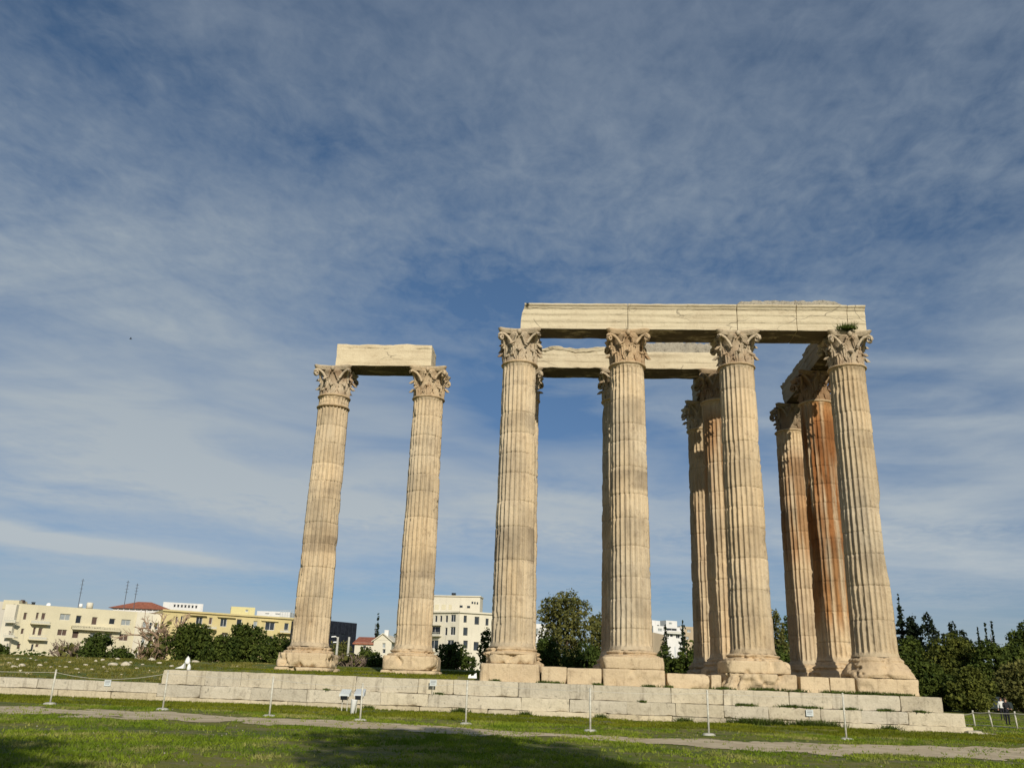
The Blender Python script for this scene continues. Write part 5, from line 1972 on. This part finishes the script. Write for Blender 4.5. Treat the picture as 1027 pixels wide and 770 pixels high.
# left wing with stacked small balconies
F = Facade(6, 605.6, 139.6, 17, 606, Yb=139.6)
building('cream_side_wing', 'narrow pale wing with small stacked balconies between the blank wall and the cream block', F, 4, M_CREAM2, [(15.2, 625.5, 19, 629.8, 's'), (8.5, 632.5, 12.5, 636.5, 's'), (11.3, 641, 15.8, 645.3, 's'), (6, 645, 9, 652, 'g')], group='buildings on the left',
         balconies=[(7.5, 19, 624, 619.5), (6.5, 18, 639, 635)])
# rooftop things of the cream block
F = FC
for (x_, y0, y1, lb) in ((83.2, 578, 606, 'leftmost and tallest rooftop mast, above the cream block'), (130.5, 580, 603, 'rooftop mast left of the red hipped roof top'), (140.5, 583, 603, 'rooftop mast right of the red hipped roof top')):
    u0, z0 = F.uz(x_ - 0.6, y1 + 4)
    u1, z1 = F.uz(x_, y0)
    root = empty('rooftop_mast', F.P(u0, -5, z0), lb, 'mast', 'thin masts on the roofs')
    MB().tube([(0, 0, -0.5), (0, 0, z1 - z0)], 0.075, 5).build('pole', M_MAST, root)
    mb = MB()
    for k in range(4):
        mb.tube([(-0.4, 0, (z1 - z0) * (0.55 + k * 0.13)), (0.4, 0, (z1 - z0) * (0.55 + k * 0.13))], 0.035, 4)
    mb.build('antenna', M_MAST, root)
u, z = F.uz(83.5, 609)
root = empty('water_tank', F.P(u, -3, z), 'white rounded rooftop tank left of the larger cream tank', 'water tank', 'rooftop tanks')
MB().lathe([(0.02, 1.0), (0.32, 0.95), (0.42, 0.6), (0.36, 0.2), (0.02, 0.1)], 12).build('tank', M_WHITE, root, True)
MB().box(-0.35, 0.35, -0.35, 0.35, -0.6, 0.12).build('stand', M_DARK, root)
u, z = F.uz(92.5, 609.5)
root = empty('water_tank', F.P(u, -3, z), 'larger cream drum shaped rooftop tank', 'water tank', 'rooftop tanks')
MB().lathe([(0.02, 1.35), (0.6, 1.3), (0.68, 1.1), (0.68, 0.1), (0.02, 0.05)], 14).build('tank', M_CREAM2, root, True)
MB().box(-0.5, 0.5, -0.5, 0.5, -0.6, 0.08).build('stand', M_DARK, root)
u, z = F.uz(50.5, 606)
root = empty('satellite_dish', F.P(u, -2, z), 'small white satellite dish on the cream block roof', 'satellite dish')
MB().lathe([(0.02, 0.0), (0.25, 0.06), (0.42, 0.18), (0.44, 0.20), (0.25, 0.09), (0.02, 0.03)], 14).build('dish', M_WHITE, root, True).rotation_euler = (1.2, 0, 0.3)
bpy.data.objects[-1] if False else None
MB().tube([(0, 0, -0.9), (0, 0.05, 0.1)], 0.04, 6).build('mount', M_GREY, root)
u, z = F.uz(26, 605.5)
root = empty('stair_hut', F.P(u - 1.2, -5, z), 'cream roof hut with a small dark chimney at the left end of the cream block', 'roof hut')
MB().box(-1.9, 1.5, -1.5, 1.5, -1.0, 0.85).build('hut_wall', M_CREAM, root)
MB().box(1.1, 1.7, -0.4, 0.3, 0.5, 1.05).build('chimney', M_SHUT, root)
u, z = F.uz(35.5, 606)
o = MB().box(-0.25, 0.25, -0.25, 0.25, -0.8, 0.55).box(-0.32, 0.32, -0.32, 0.32, 0.56, 0.66).build('roof_vent', M_DARK)
o.location = F.P(u, -3, z)
tag(o, 'small dark vent on the cream block roof right of the roof hut', 'vent')

# rounded corner section
F = Facade(138, 613.2, FC.B[1] - 0.6, 165.5, 615.0, Yb=FC.B[1] + 3.0)
building('cream_corner_house', 'pale corner section with three slim windows above a balcony, next to the yellow block', F, 6, M_CREAM2,
         [(143, 623.3, 146.6, 630.5, 'b'), (149.6, 624, 152.6, 631, 'g'), (155.3, 624.8, 158.6, 631, 'g'), (142, 637.5, 145.5, 646, 'b'), (149, 637.5, 152.5, 646, 's'), (154.5, 638, 158, 646, 's'), (143, 650, 148, 657, 's')],
         group='buildings on the left', balconies=[(139.5, 160, 634.2, 631), (137.5, 152, 648.3, 644.5)], frame=M_WWALL)

# red hipped roof with white drum behind
F = Facade(112, 608.8, FC.B[1] + 14, 168, 611.5, Yb=FC.B[1] + 16)
root = empty('red_roofed_house', F.P(F.L / 2, 0, F.zt - 4), 'white walled house with a low red hipped roof behind the cream block', 'house', 'buildings on the left')
mb = MB()
fbox(mb, F, 0.4, F.L - 0.4, -9, 0, F.zt - 5, F.zt - 0.1)
fit_part(root, mb, 'wall', M_WWALL)
wl = []
for k in range(8):
    u = 1.5 + k * (F.L - 3) / 7.5
    mb = MB()
    fbox(mb, F, u, u + 0.25, 0.005, 0.25, F.zt - 2.5, F.zt - 0.12)
    fit_part(root, mb, 'pilaster', M_WWALL)
zt2 = F.uz(139, 601.8)[1]
mb = MB().hull([F.P(-0.6, 0.8, F.zt - 0.1), F.P(F.L + 0.6, 0.8, F.zt - 0.1), F.P(F.L + 0.6, -9.8, F.zt - 0.1), F.P(-0.6, -9.8, F.zt - 0.1)],
               [F.P(F.L * .36, -4.2, zt2), F.P(F.L * .60, -4.2, zt2), F.P(F.L * .60, -4.8, zt2), F.P(F.L * .36, -4.8, zt2)])
fit_part(root, mb, 'roof', M_TILE)

# white colonnaded top storey
F = Facade(164, 603.3, FY.B[1] + 30, 204, 606.0, Yb=FY.B[1] + 34)
building('white_rooftop_pavilion', 'white pavilion with dark slots rising behind the yellow block roof', F, 8, M_WWALL, [(174 + 3.6 * k, 605.2 + 0.2 * k, 176.4 + 3.6 * k, 608.8 + 0.2 * k, 'd') for k in range(7)], group='buildings on the left')
# yellow block
F = FY
YW = [(176, 618, 178.2, 625, 's'), (181.2, 617.5, 183.2, 624.5, 'g'), (186, 617.8, 188, 622.6, 's'), (196.5, 618.2, 203, 627.5, 'g'), (209.5, 619, 213, 626, 's'), (221, 620, 227.5, 628.3, 'g'), (237.2, 620.7, 242.5, 629.3, 'd'), (254, 622.5, 258, 629.5, 'b'), (266, 623.8, 275.5, 631.8, 'g'), (285, 624.6, 289.5, 632.3, 'g'),
      (176, 633, 180, 642, 's'), (205, 633, 211, 641, 's'), (222, 634, 228, 643, 's'), (240, 636, 246, 645, 's'), (268, 637.5, 273, 645.5, 'd'), (284, 640, 290, 648, 's')]
yel = building('yellow_apartment_block', 'long yellow apartment block with tall windows behind the dark pines', F, 13, M_YEL, YW, group='buildings on the left',
               balconies=[(279, 296, 634.8, 631.4), (201, 216, 630.6, 627)], slabs=[(190, 207, 616.2, 617.2, 0.9), (218, 236, 618.3, 619.2, 0.7), (262, 279, 622.2, 622.9, 0.5)], cornice=0.5, frame=M_WWALL)
FY = F
F = Facade(232, 607.8, FY.B[1] - 1, 256, 609.8, Yb=FY.B[1] + 1)
building('yellow_roof_box', 'bright yellow penthouse box on the yellow block roof', F, 6, M_YEL2, [(246, 611, 249, 613.5, 'b')], zb=FY.zt - 1, group='buildings on the left')
F = Facade(258, 612.3, FY.B[1] + 25, 291, 614.6, Yb=FY.B[1] + 26)
building('white_roof_storey', 'low white top storey showing above the right part of the yellow block', F, 6, M_WWALL, [(266, 614, 270, 616, 'b'), (276, 614.6, 281, 616.4, 'b')], zb=8, group='buildings on the left')
root = empty('roof_frame', FY.P(FY.uz(290, 617)[0], -2, FY.zt), 'dark lattice frame on the yellow roof beside the left column of the pair', 'roof frame')
mb = MB()
for k in range(7):
    mb.tube([(-1.6 + k * .6, 0, 0), (-1.6 + k * .6, 0, 1.9)], 0.05, 4)
for k in range(4):
    mb.tube([(-1.6, 0, .35 + k * .5), (2.0, 0, .35 + k * .5)], 0.05, 4)
mb.build('lattice', M_GREY, root)

# black building
F = Facade(322, 621.3, 148, 358, 626.0, Yb=156)
bk = building('black_building', 'black flat-roofed building between the detached pair of columns', F, 10, M_NAVY, [(330, 634, 336, 638, 'd'), (340, 635, 346, 639, 'd')], frame=M_NAVY, zb=1)
mb = MB()
for k in range(9):
    u = 0.3 + k * (F.L - 0.6) / 9
    fbox(mb, F, u, u + 0.12, 0.01, 0.10, 2, F.zt - 0.4)
fit_part(bk, mb, 'cladding_rib', M_DARK)
mb = MB()
fbox(mb, F, F.uz(338, 618)[0] - .12, F.uz(338, 618)[0] + .12, -2.2, -2.0, F.zt, F.uz(338, 617.5)[1])
fit_part(bk, mb, 'flue', M_DARK)

# red tiled house and gabled cream house
def gabled(name, label, px0, px1, yeave, yridge, Yd, depth, wm, along, wins, zb=0.5):
    F = Facade(px0, yeave, Yd, px1, yeave, Yb=Yd)
    F.zt = atY((px0 + px1) / 2, yeave, Yd)[2]
    zr = atY((px0 + px1) / 2, yridge, Yd)[2]
    root = building(name, label, F, depth, wm, wins, zb=zb, cat='house')
    e = 0.35
    if along:   # ridge parallel to the facade
        mb = MB().add([F.P(-e, e, F.zt - .12), F.P(F.L + e, e, F.zt - .12), F.P(F.L + e, -depth / 2, zr), F.P(-e, -depth / 2, zr), F.P(-e, -depth - e, F.zt - .12), F.P(F.L + e, -depth - e, F.zt - .12),
                       F.P(-e, e, F.zt - .3), F.P(F.L + e, e, F.zt - .3), F.P(F.L + e, -depth - e, F.zt - .3), F.P(-e, -depth - e, F.zt - .3)],
                      [(0, 1, 2, 3), (3, 2, 5, 4), (0, 3, 4), (1, 5, 2), (6, 7, 1, 0), (8, 9, 4, 5), (6, 9, 8, 7)])
    else:
        mb = MB().add([F.P(0, 0, F.zt - .02), F.P(F.L, 0, F.zt - .02), F.P(F.L / 2, 0, zr - .15), F.P(0, -depth, F.zt - .02), F.P(F.L, -depth, F.zt - .02), F.P(F.L / 2, -depth, zr - .15)], [(0, 1, 2), (3, 5, 4)])
        fit_part(root, mb, 'gable', wm)
        mb = MB()
        for s0, s1 in ((0, 1), (1, 0)):
            ue = -e if s0 == 0 else F.L + e
            v0 = [F.P(ue, e, F.zt - .25), F.P(F.L / 2, e, zr), F.P(F.L / 2, -depth - e, zr), F.P(ue, -depth - e, F.zt - .25)]
            mb.hull([(a, c_, z - .14) for a, c_, z in v0], v0)
    fit_part(root, mb, 'roof', M_TILE if along else M_CREAM2)
    return root


gabled('red_tiled_house', 'house with a red tiled roof left of the gabled cream house', 356, 398, 644.5, 637.5, 120, 9, M_CREAM2, True, [(364, 646, 367, 650, 'g')])
h = gabled('gabled_cream_house', 'cream house with a pointed gable beside the right column of the detached pair', 375, 393, 641.5, 634.5, 112, 9, M_CREAM2, False, [(383.5, 643, 386.5, 649.5, 'b'), (383.5, 650.5, 386.5, 655, 'g')])
p = atY(388, 634, 113)
o = MB().box(-0.35, 0.35, -0.35, 0.35, -1.5, 0.4).build('chimney', M_WWALL)
o.parent = h
o.location = Vector(tuple(p)) - h.location
o.name = 'chimney'

# street lamps between the pair
for (x_, y0, Yd, lb, arm) in ((339, 638.5, 42, 'pale lamp pole with a double head left of the bare shrub', True), (350.3, 638.5, 44, 'plain pale pole just right of the double headed lamp pole', False),
                              (677, 648, 60, 'left of the two slim poles right of the second near column', False), (687.3, 653, 60, 'right of the two slim poles right of the second near column', False)):
    p = atY(x_, y0, Yd)
    zb = float(gz(p[0], Yd))
    root = empty('street_pole', (p[0], Yd, zb), lb, 'pole', 'slim poles beyond the temple')
    H = p[2] - zb
    MB().tube([(0, 0, -.1), (0, 0, H)], [0.13 if x_ < 600 else 0.055, 0.10 if x_ < 600 else 0.045], 8).build('pole', M_CONC if x_ < 600 else M_GREY, root, True)
    if arm:
        MB().tube([(0, 0, H - .05), (-0.25, 0, H + .02)], 0.04, 6).build('arm', M_POST, root)
        MB().hull([(-.62, -.12, H - .04), (-.2, -.12, H + .0), (-.2, .12, H + .0), (-.62, .12, H - .04)], [(-.58, -.08, H + .05), (-.2, -.08, H + .09), (-.2, .08, H + .09), (-.58, .08, H + .05)]).build('lamp_head', M_WHITE, root)
        MB().hull([(-.4, -.1, H - .52), (-.08, -.1, H - .5), (-.08, .1, H - .5), (-.4, .1, H - .52)], [(-.38, -.07, H - .43), (-.08, -.07, H - .4), (-.08, .07, H - .4), (-.38, .07, H - .43)]).build('lamp_head', M_WHITE, root)

# ivory office building (two facades and set-back top)
FL = Facade(416, 613.4, 201.5, 460.7, 612.9, Yb=196)
FL.zt = atY(460.7, 612.9, 196)[2]
wl = [(417, 617.5, 420, 624, 'd'), (423, 617.5, 426, 624, 'd'), (429, 617.3, 432.5, 623.6, 'd'), (436, 617, 438.5, 623.6, 'd'), (441, 617, 443.4, 623.4, 'd'), (446.6, 616.8, 449.2, 624, 'd'), (452, 616, 457, 623.4, 'g'),
      (430.5, 628, 441.5, 636, 'd'), (446, 629, 448.6, 637, 'd'), (451.5, 628.3, 456.6, 636.6, 'g'), (430.5, 641.5, 439.5, 650, 'g'), (448.5, 641.5, 455, 649, 'g'), (417, 629, 426, 636, 'd'), (417, 642, 426, 650, 'd')]
office = building('ivory_office_building', 'ivory office building with dark square windows right of the detached pair', FL, 7, M_CREAM2, wl, cornice=0.55, balconies=[(427, 443, 637.5, 634)], slabs=[(427, 443, 626.2, 627.2, 1.2)])
FR = Facade(461, 612.9, 196.02, 499, 617, Yb=200)
FR.zt = FL.zt - 0.02
FR.A = FR.A + np.array([0.02, 0])
rw = [(465, 617, 468.2, 624, 'g'), (476, 618.2, 480.6, 626, 'g'), (487, 620, 490, 627, 'd'), (464.6, 629, 469, 637, 'g'), (464.6, 642, 469, 650, 'g'), (475, 643.4, 480, 652, 'g')]
holes = []
for w in rw:
    a, c_, z0, z1 = FR.rect(*w[:4])
    holes.append((a, c_, z0, z1))
mb = holed_wall(FR, FR.L, -2, FR.zt, holes, 7)
fit_part(office, mb, 'side_wall', M_CREAM2)
for hh in holes:
    a, c_, z0, z1 = hh
    pm = MB()
    fbox(pm, FR, a + .05, c_ - .05, -.30, -.25, z0 + .05, z1 - .05)
    fit_part(office, pm, 'window', M_GLASS)
mb = MB()
fbox(mb, FR, -.1, FR.L + .3, 0.003, .55, FR.zt - .3, FR.zt + .08)
fit_part(office, mb, 'cornice', M_CREAM2)
FT = Facade(430, 601.2, 203, 481.5, 601.5, Yb=202)
FT.zt = atY(468, 600.6, 209)[2]
mb = MB()
fbox(mb, FT, 0, FT.L, -5, 0, FL.zt - .3, FT.zt)
fit_part(office, mb, 'penthouse', M_CREAM2)
mb = MB()
fbox(mb, FT, -.2, FT.L + .2, -5.2, .35, FT.zt + .003, FT.zt + .28)
fit_part(office, mb, 'penthouse_roof', M_CREAM2)
for (x0, y0, x1, y1) in ((473, 603, 474.6, 605.2), (475.6, 603.3, 477, 605.5), (478.2, 603.6, 479.6, 605.8), (461, 606.8, 464, 609), (468.5, 607.3, 471.5, 609.5), (436, 606, 440, 611), (443, 606, 447, 611), (450, 606, 453, 611)):
    a, c_, z0, z1 = FT.rect(x0, y0, x1, y1)
    pm = MB()
    fbox(pm, FT, a, c_, 0.01, .06, max(z0, FL.zt), z1)
    fit_part(office, pm, 'window', M_GLASS if x0 > 460 else M_CREAM)
for (x_, y_) in ((446.5, 598.2), (453.5, 595.4)):
    u, z = FT.uz(x_, y_)
    pm = MB()
    fbox(pm, FT, u - .55, u + .55, -3, -2, z - .1, z + .5)
    fbox(pm, FT, u - .15, u + .15, -2.6, -2.3, FT.zt - .2, z - .1)
    fit_part(office, pm, 'roof_tank', M_DARK)

# white houses far right of centre
F = Facade(644, 620.6, 262, 662, 622.4)
building('white_tower_house', 'white plain block just right of the second near column', F, 10, M_WWALL, [(659, 626.5, 661.5, 629, 'd'), (652, 636, 654, 640, 'g')], group='white houses beyond the temple', zb=0)
F = Facade(655, 627, 250, 686, 629)
building('white_terraced_house', 'white terraced house with long dark windows behind the cypress', F, 12, M_WWALL, [(668.5, 629.6, 679, 632.2, 'd'), (672, 635.5, 675, 638.5, 'd'), (660, 630, 664, 633, 'b'), (678, 636, 682, 640, 'd')], group='white houses beyond the temple', balconies=[(667, 684, 635, 632.6)], zb=0)
F = Facade(668, 621.8, 285, 679, 622.6)
building('white_penthouse', 'small white top storey above the terraced house', F, 7, M_WWALL, [(671, 624, 674, 626, 'b')], group='white houses beyond the temple', zb=0)
F = Facade(682, 627.6, 300, 704, 629)
building('tan_house', 'tan house half hidden by the slim far column', F, 10, M_TAN, [(689, 631, 693, 634, 'b'), (688, 638, 691, 641, 'b')], group='white houses beyond the temple', zb=0)
F = Facade(533, 625, 230, 552, 626)
building('white_garden_house', 'white house glimpsed through the tallest tree', F, 8, M_WWALL, [(537, 630, 540, 636, 'b')], group='white houses beyond the temple', zb=0)
F = Facade(644, 634, 180, 656, 634)
building('cream_far_house', 'cream house at the right edge of the second near column base', F, 8, M_TAN, [(650, 637, 652, 640, 'g')], group='white houses beyond the temple', zb=0)

# far hill
n = 60
hxs = np.linspace(-900, 1700, n)
hp = 60 + 190 * np.exp(-((hxs - 690) / 230) ** 2) + 25 * np.sin(hxs / 170) * 0
rowsv = []
for k, (yy, s) in enumerate(((3000, 0), (3300, 0.6), (3600, 1.0), (4200, 0.5), (4800, 0))):
    rowsv.append(np.stack([hxs, np.full(n, yy), hp * s - (2 if s == 0 else 0)], -1))
V = np.stack(rowsv, 0)
V[..., 2] *= 0.93 + 0.14 * fbm(V * 0.004, 5, 3)
o = mesh_obj('hills', V.reshape(-1, 3), grid_faces(5, n), plain('far_hillside', (0.10, 0.12, 0.13), 0.95, 0.2, 0.01), smooth=True)
tag(o, kind='structure')


# ------------------------------------------------------------------ people and cars under the trees
def person(label, loc, H, facing, top, legs, pose):
    k = H / 1.75
    root = empty('person', tuple(loc), label, 'person')
    J = {'pel': (0, 0, .95), 'wst': (0, 0, 1.08), 'chs': (0, .01, 1.32), 'nck': (0, 0, 1.48), 'hd0': (0, -.015, 1.58), 'hd1': (0, -.02, 1.68),
         'shl': (-.17, 0, 1.43), 'shr': (.17, 0, 1.43), 'hpl': (-.09, 0, .90), 'hpr': (.09, 0, .90),
         'knl': (-.10, -.02, .50), 'knr': (.10, -.03, .50), 'ftl': (-.11, .02, .08), 'ftr': (.11, .03, .08), 'tol': (-.13, -.14, .035), 'tor': (.13, -.13, .035)}
    J.update(pose)
    names = list(J)
    R_ = {'pel': (.15, .11), 'wst': (.13, .10), 'chs': (.16, .115), 'nck': (.06, .06), 'hd0': (.075, .085), 'hd1': (.078, .09), 'shl': (.07, .07), 'shr': (.07, .07),
          'ell': (.045, .045), 'elr': (.045, .045), 'hal': (.03, .03), 'har': (.03, .03), 'hpl': (.10, .10), 'hpr': (.10, .10), 'knl': (.062, .062), 'knr': (.062, .062), 'ftl': (.045, .045), 'ftr': (.045, .045), 'tol': (.035, .03), 'tor': (.035, .03)}
    E_ = [('pel', 'wst'), ('wst', 'chs'), ('chs', 'nck'), ('nck', 'hd0'), ('hd0', 'hd1'), ('chs', 'shl'), ('chs', 'shr'), ('shl', 'ell'), ('ell', 'hal'), ('shr', 'elr'), ('elr', 'har'),
          ('pel', 'hpl'), ('pel', 'hpr'), ('hpl', 'knl'), ('hpr', 'knr'), ('knl', 'ftl'), ('knr', 'ftr'), ('ftl', 'tol'), ('ftr', 'tor')]
    me = bpy.data.meshes.new('body')
    me.from_pydata([tuple(c * k for c in J[n_]) for n_ in names], [(names.index(a), names.index(c)) for a, c in E_], [])
    o = bpy.data.objects.new('body', me)
    link(o, root)
    sm = o.modifiers.new('skin', 'SKIN')
    for i, n_ in enumerate(names):
        me.skin_vertices[0].data[i].radius = tuple(c * k for c in R_[n_])
    me.skin_vertices[0].data[0].use_root = True
    o.modifiers.new('sub', 'SUBSURF').levels = 1
    o.modifiers['sub'].render_levels = 2
    # clothing colour by height, skin for head and hands
    m, b, bs = newmat('figure')
    tc = b.n('ShaderNodeTexCoord').outputs['Object']
    sp = b.n('ShaderNodeSeparateXYZ')
    b.link(tc, sp.inputs[0])
    f1_ = b.math('GREATER_THAN', sp.outputs[2], 0.97 * k)
    f2_ = b.math('GREATER_THAN', sp.outputs[2], 1.50 * k)
    c = b.mix(f1_, legs, top)
    c = b.mix(f2_, c, (0.50, 0.30, 0.21, 1))
    b.link(c, bs.inputs['Base Color'])
    bs.inputs['Roughness'].default_value = 0.8
    me.materials.append(m)
    mb = MB().lathe([(0.01, 1.60), (.085, 1.62), (.105, 1.70), (.085, 1.77), (.01, 1.80)], 12)
    for a_ in mb.v:
        a_ *= k
        a_[:, 1] += 0.02
    mb.build('hair', M_HAIR, root, True)
    for s in ('l', 'r'):
        hx_, hy_, hz_ = J['ha' + s]
        ex, ey, ez = J['el' + s]
        d = np.array([hx_ - ex, hy_ - ey, hz_ - ez])
        d /= np.linalg.norm(d)
        sd = np.cross(d, [0, 0, 1.0])
        sd /= max(np.linalg.norm(sd), 1e-6)
        p0 = np.array([hx_, hy_, hz_])
        mb = MB().tube([p0 * k, (p0 + d * .09) * k], [.028 * k, .032 * k], 6)
        for q in range(4):
            a0 = p0 + d * .08 + sd * (q - 1.5) * .019
            mb.tube([a0 * k, (a0 + d * .04 + np.array([0, 0, -.006])) * k, (a0 + d * (.065 + .01 * (q in (1, 2))) + np.array([0, 0, -.022])) * k], [.009 * k, .008 * k, .006 * k], 5)
        a0 = p0 + d * .02 + sd * .03
        mb.tube([a0 * k, (a0 + d * .035 + sd * .025) * k, (a0 + d * .06 + sd * .025) * k], [.01 * k, .009 * k, .007 * k], 5)
        mb.build('hand', M_SKIN, root, True)
    root.rotation_euler = (0, 0, facing)
    return root


p = on_ground(1011.5, 727)
person('person in dark clothes standing behind the rope fence with both hands forward', p, 1.65, 0.2, (0.015, 0.016, 0.02, 1), (0.012, 0.013, 0.018, 1),
       {'ell': (-.25, -.04, 1.17), 'hal': (-.14, -.27, 1.10), 'elr': (.25, -.04, 1.17), 'har': (.16, -.27, 1.08)})
p = on_ground(1006.3, 722)
person('person in a white top standing farther back, left of the one in dark clothes', p, 1.60, -0.4, (0.75, 0.75, 0.72, 1), (0.02, 0.02, 0.025, 1),
       {'ell': (-.24, .02, 1.17), 'hal': (-.25, -.06, .92), 'elr': (.24, .02, 1.17), 'har': (.25, -.06, .92)})


def car(label, x_, yb, Yd, rz, paint):
    c0 = atY(x_, yb, Yd)
    zb = float(gz(c0[0], Yd))
    root = empty('parked_car', (c0[0], Yd, zb), label, 'car', 'cars parked under the trees')
    prof = [(-2.1, .35), (-2.15, .75), (-1.95, .92), (-1.2, 1.0), (-.55, 1.42), (.9, 1.45), (1.6, 1.05), (2.05, .95), (2.15, .6), (2.1, .35)]
    mb = MB()
    for (w0, w1, s) in ((-.85, -.80, .97), (-.80, .80, 1.0), (.80, .85, .97)):
        mb.hull([(a * s, w0 + (0.002 if s == 1 else 0), z) for a, z in prof], [(a * s, w1 - (0.002 if s == 1 else 0), z) for a, z in prof])
    mb.build('body', paint, root)
    MB().hull([(-1.0, -.86, 1.02), (1.35, -.86, 1.06), (.8, -.86, 1.36), (-.5, -.86, 1.36)], [(-1.0, .86, 1.02), (1.35, .86, 1.06), (.8, .86, 1.36), (-.5, .86, 1.36)]).build('side_windows', M_GLASS, root)
    for sx in (-1.3, 1.3):
        for sy in (-.82, .82):
            mb = MB().tube([(sx, sy - .1, .33), (sx, sy + .1, .33)], .33, 16)
            wo_ = mb.build('wheel', M_TYRE, root)
            MB().tube([(sx, sy - .105, .33), (sx, sy + .105, .33)], .18, 12).build('rim', M_GREY, wo_)
    for sy in (-.6, .6):
        MB().box(-2.17, -2.08, sy - .15, sy + .15, .68, .82).build('headlight', M_LIGHTG, root)
    root.rotation_euler = (0, 0, rz)
    return root


car('white car parked under the trees at the right edge', 1023, 713, 62, 0.25, M_CARW)
car('dark car parked under the trees left of the white car', 990, 712, 50, 0.1, M_CARD)

# bird in the sky
p = CC + ray(131, 340) / 1.0 * 70
root = empty('bird', tuple(p), 'tiny dark bird in flight high on the left', 'bird')
mb = MB().tube([(-.10, 0, 0), (-.04, 0, .01), (.04, 0, .01), (.13, 0, 0)], [.012, .03, .028, .006], 8)
mb.build('body', M_CLOTH, root, True)
for s in (-1, 1):
    MB().hull([(-.05, s * .02, .01), (.05, s * .02, .01), (.03, s * .16, .08), (-.02, s * .17, .08)], [(-.05, s * .02, .02), (.05, s * .02, .02), (.03, s * .16, .088), (-.02, s * .17, .088)]).build('wing', M_CLOTH, root)
root.rotation_euler = (0, 0, 0.5)
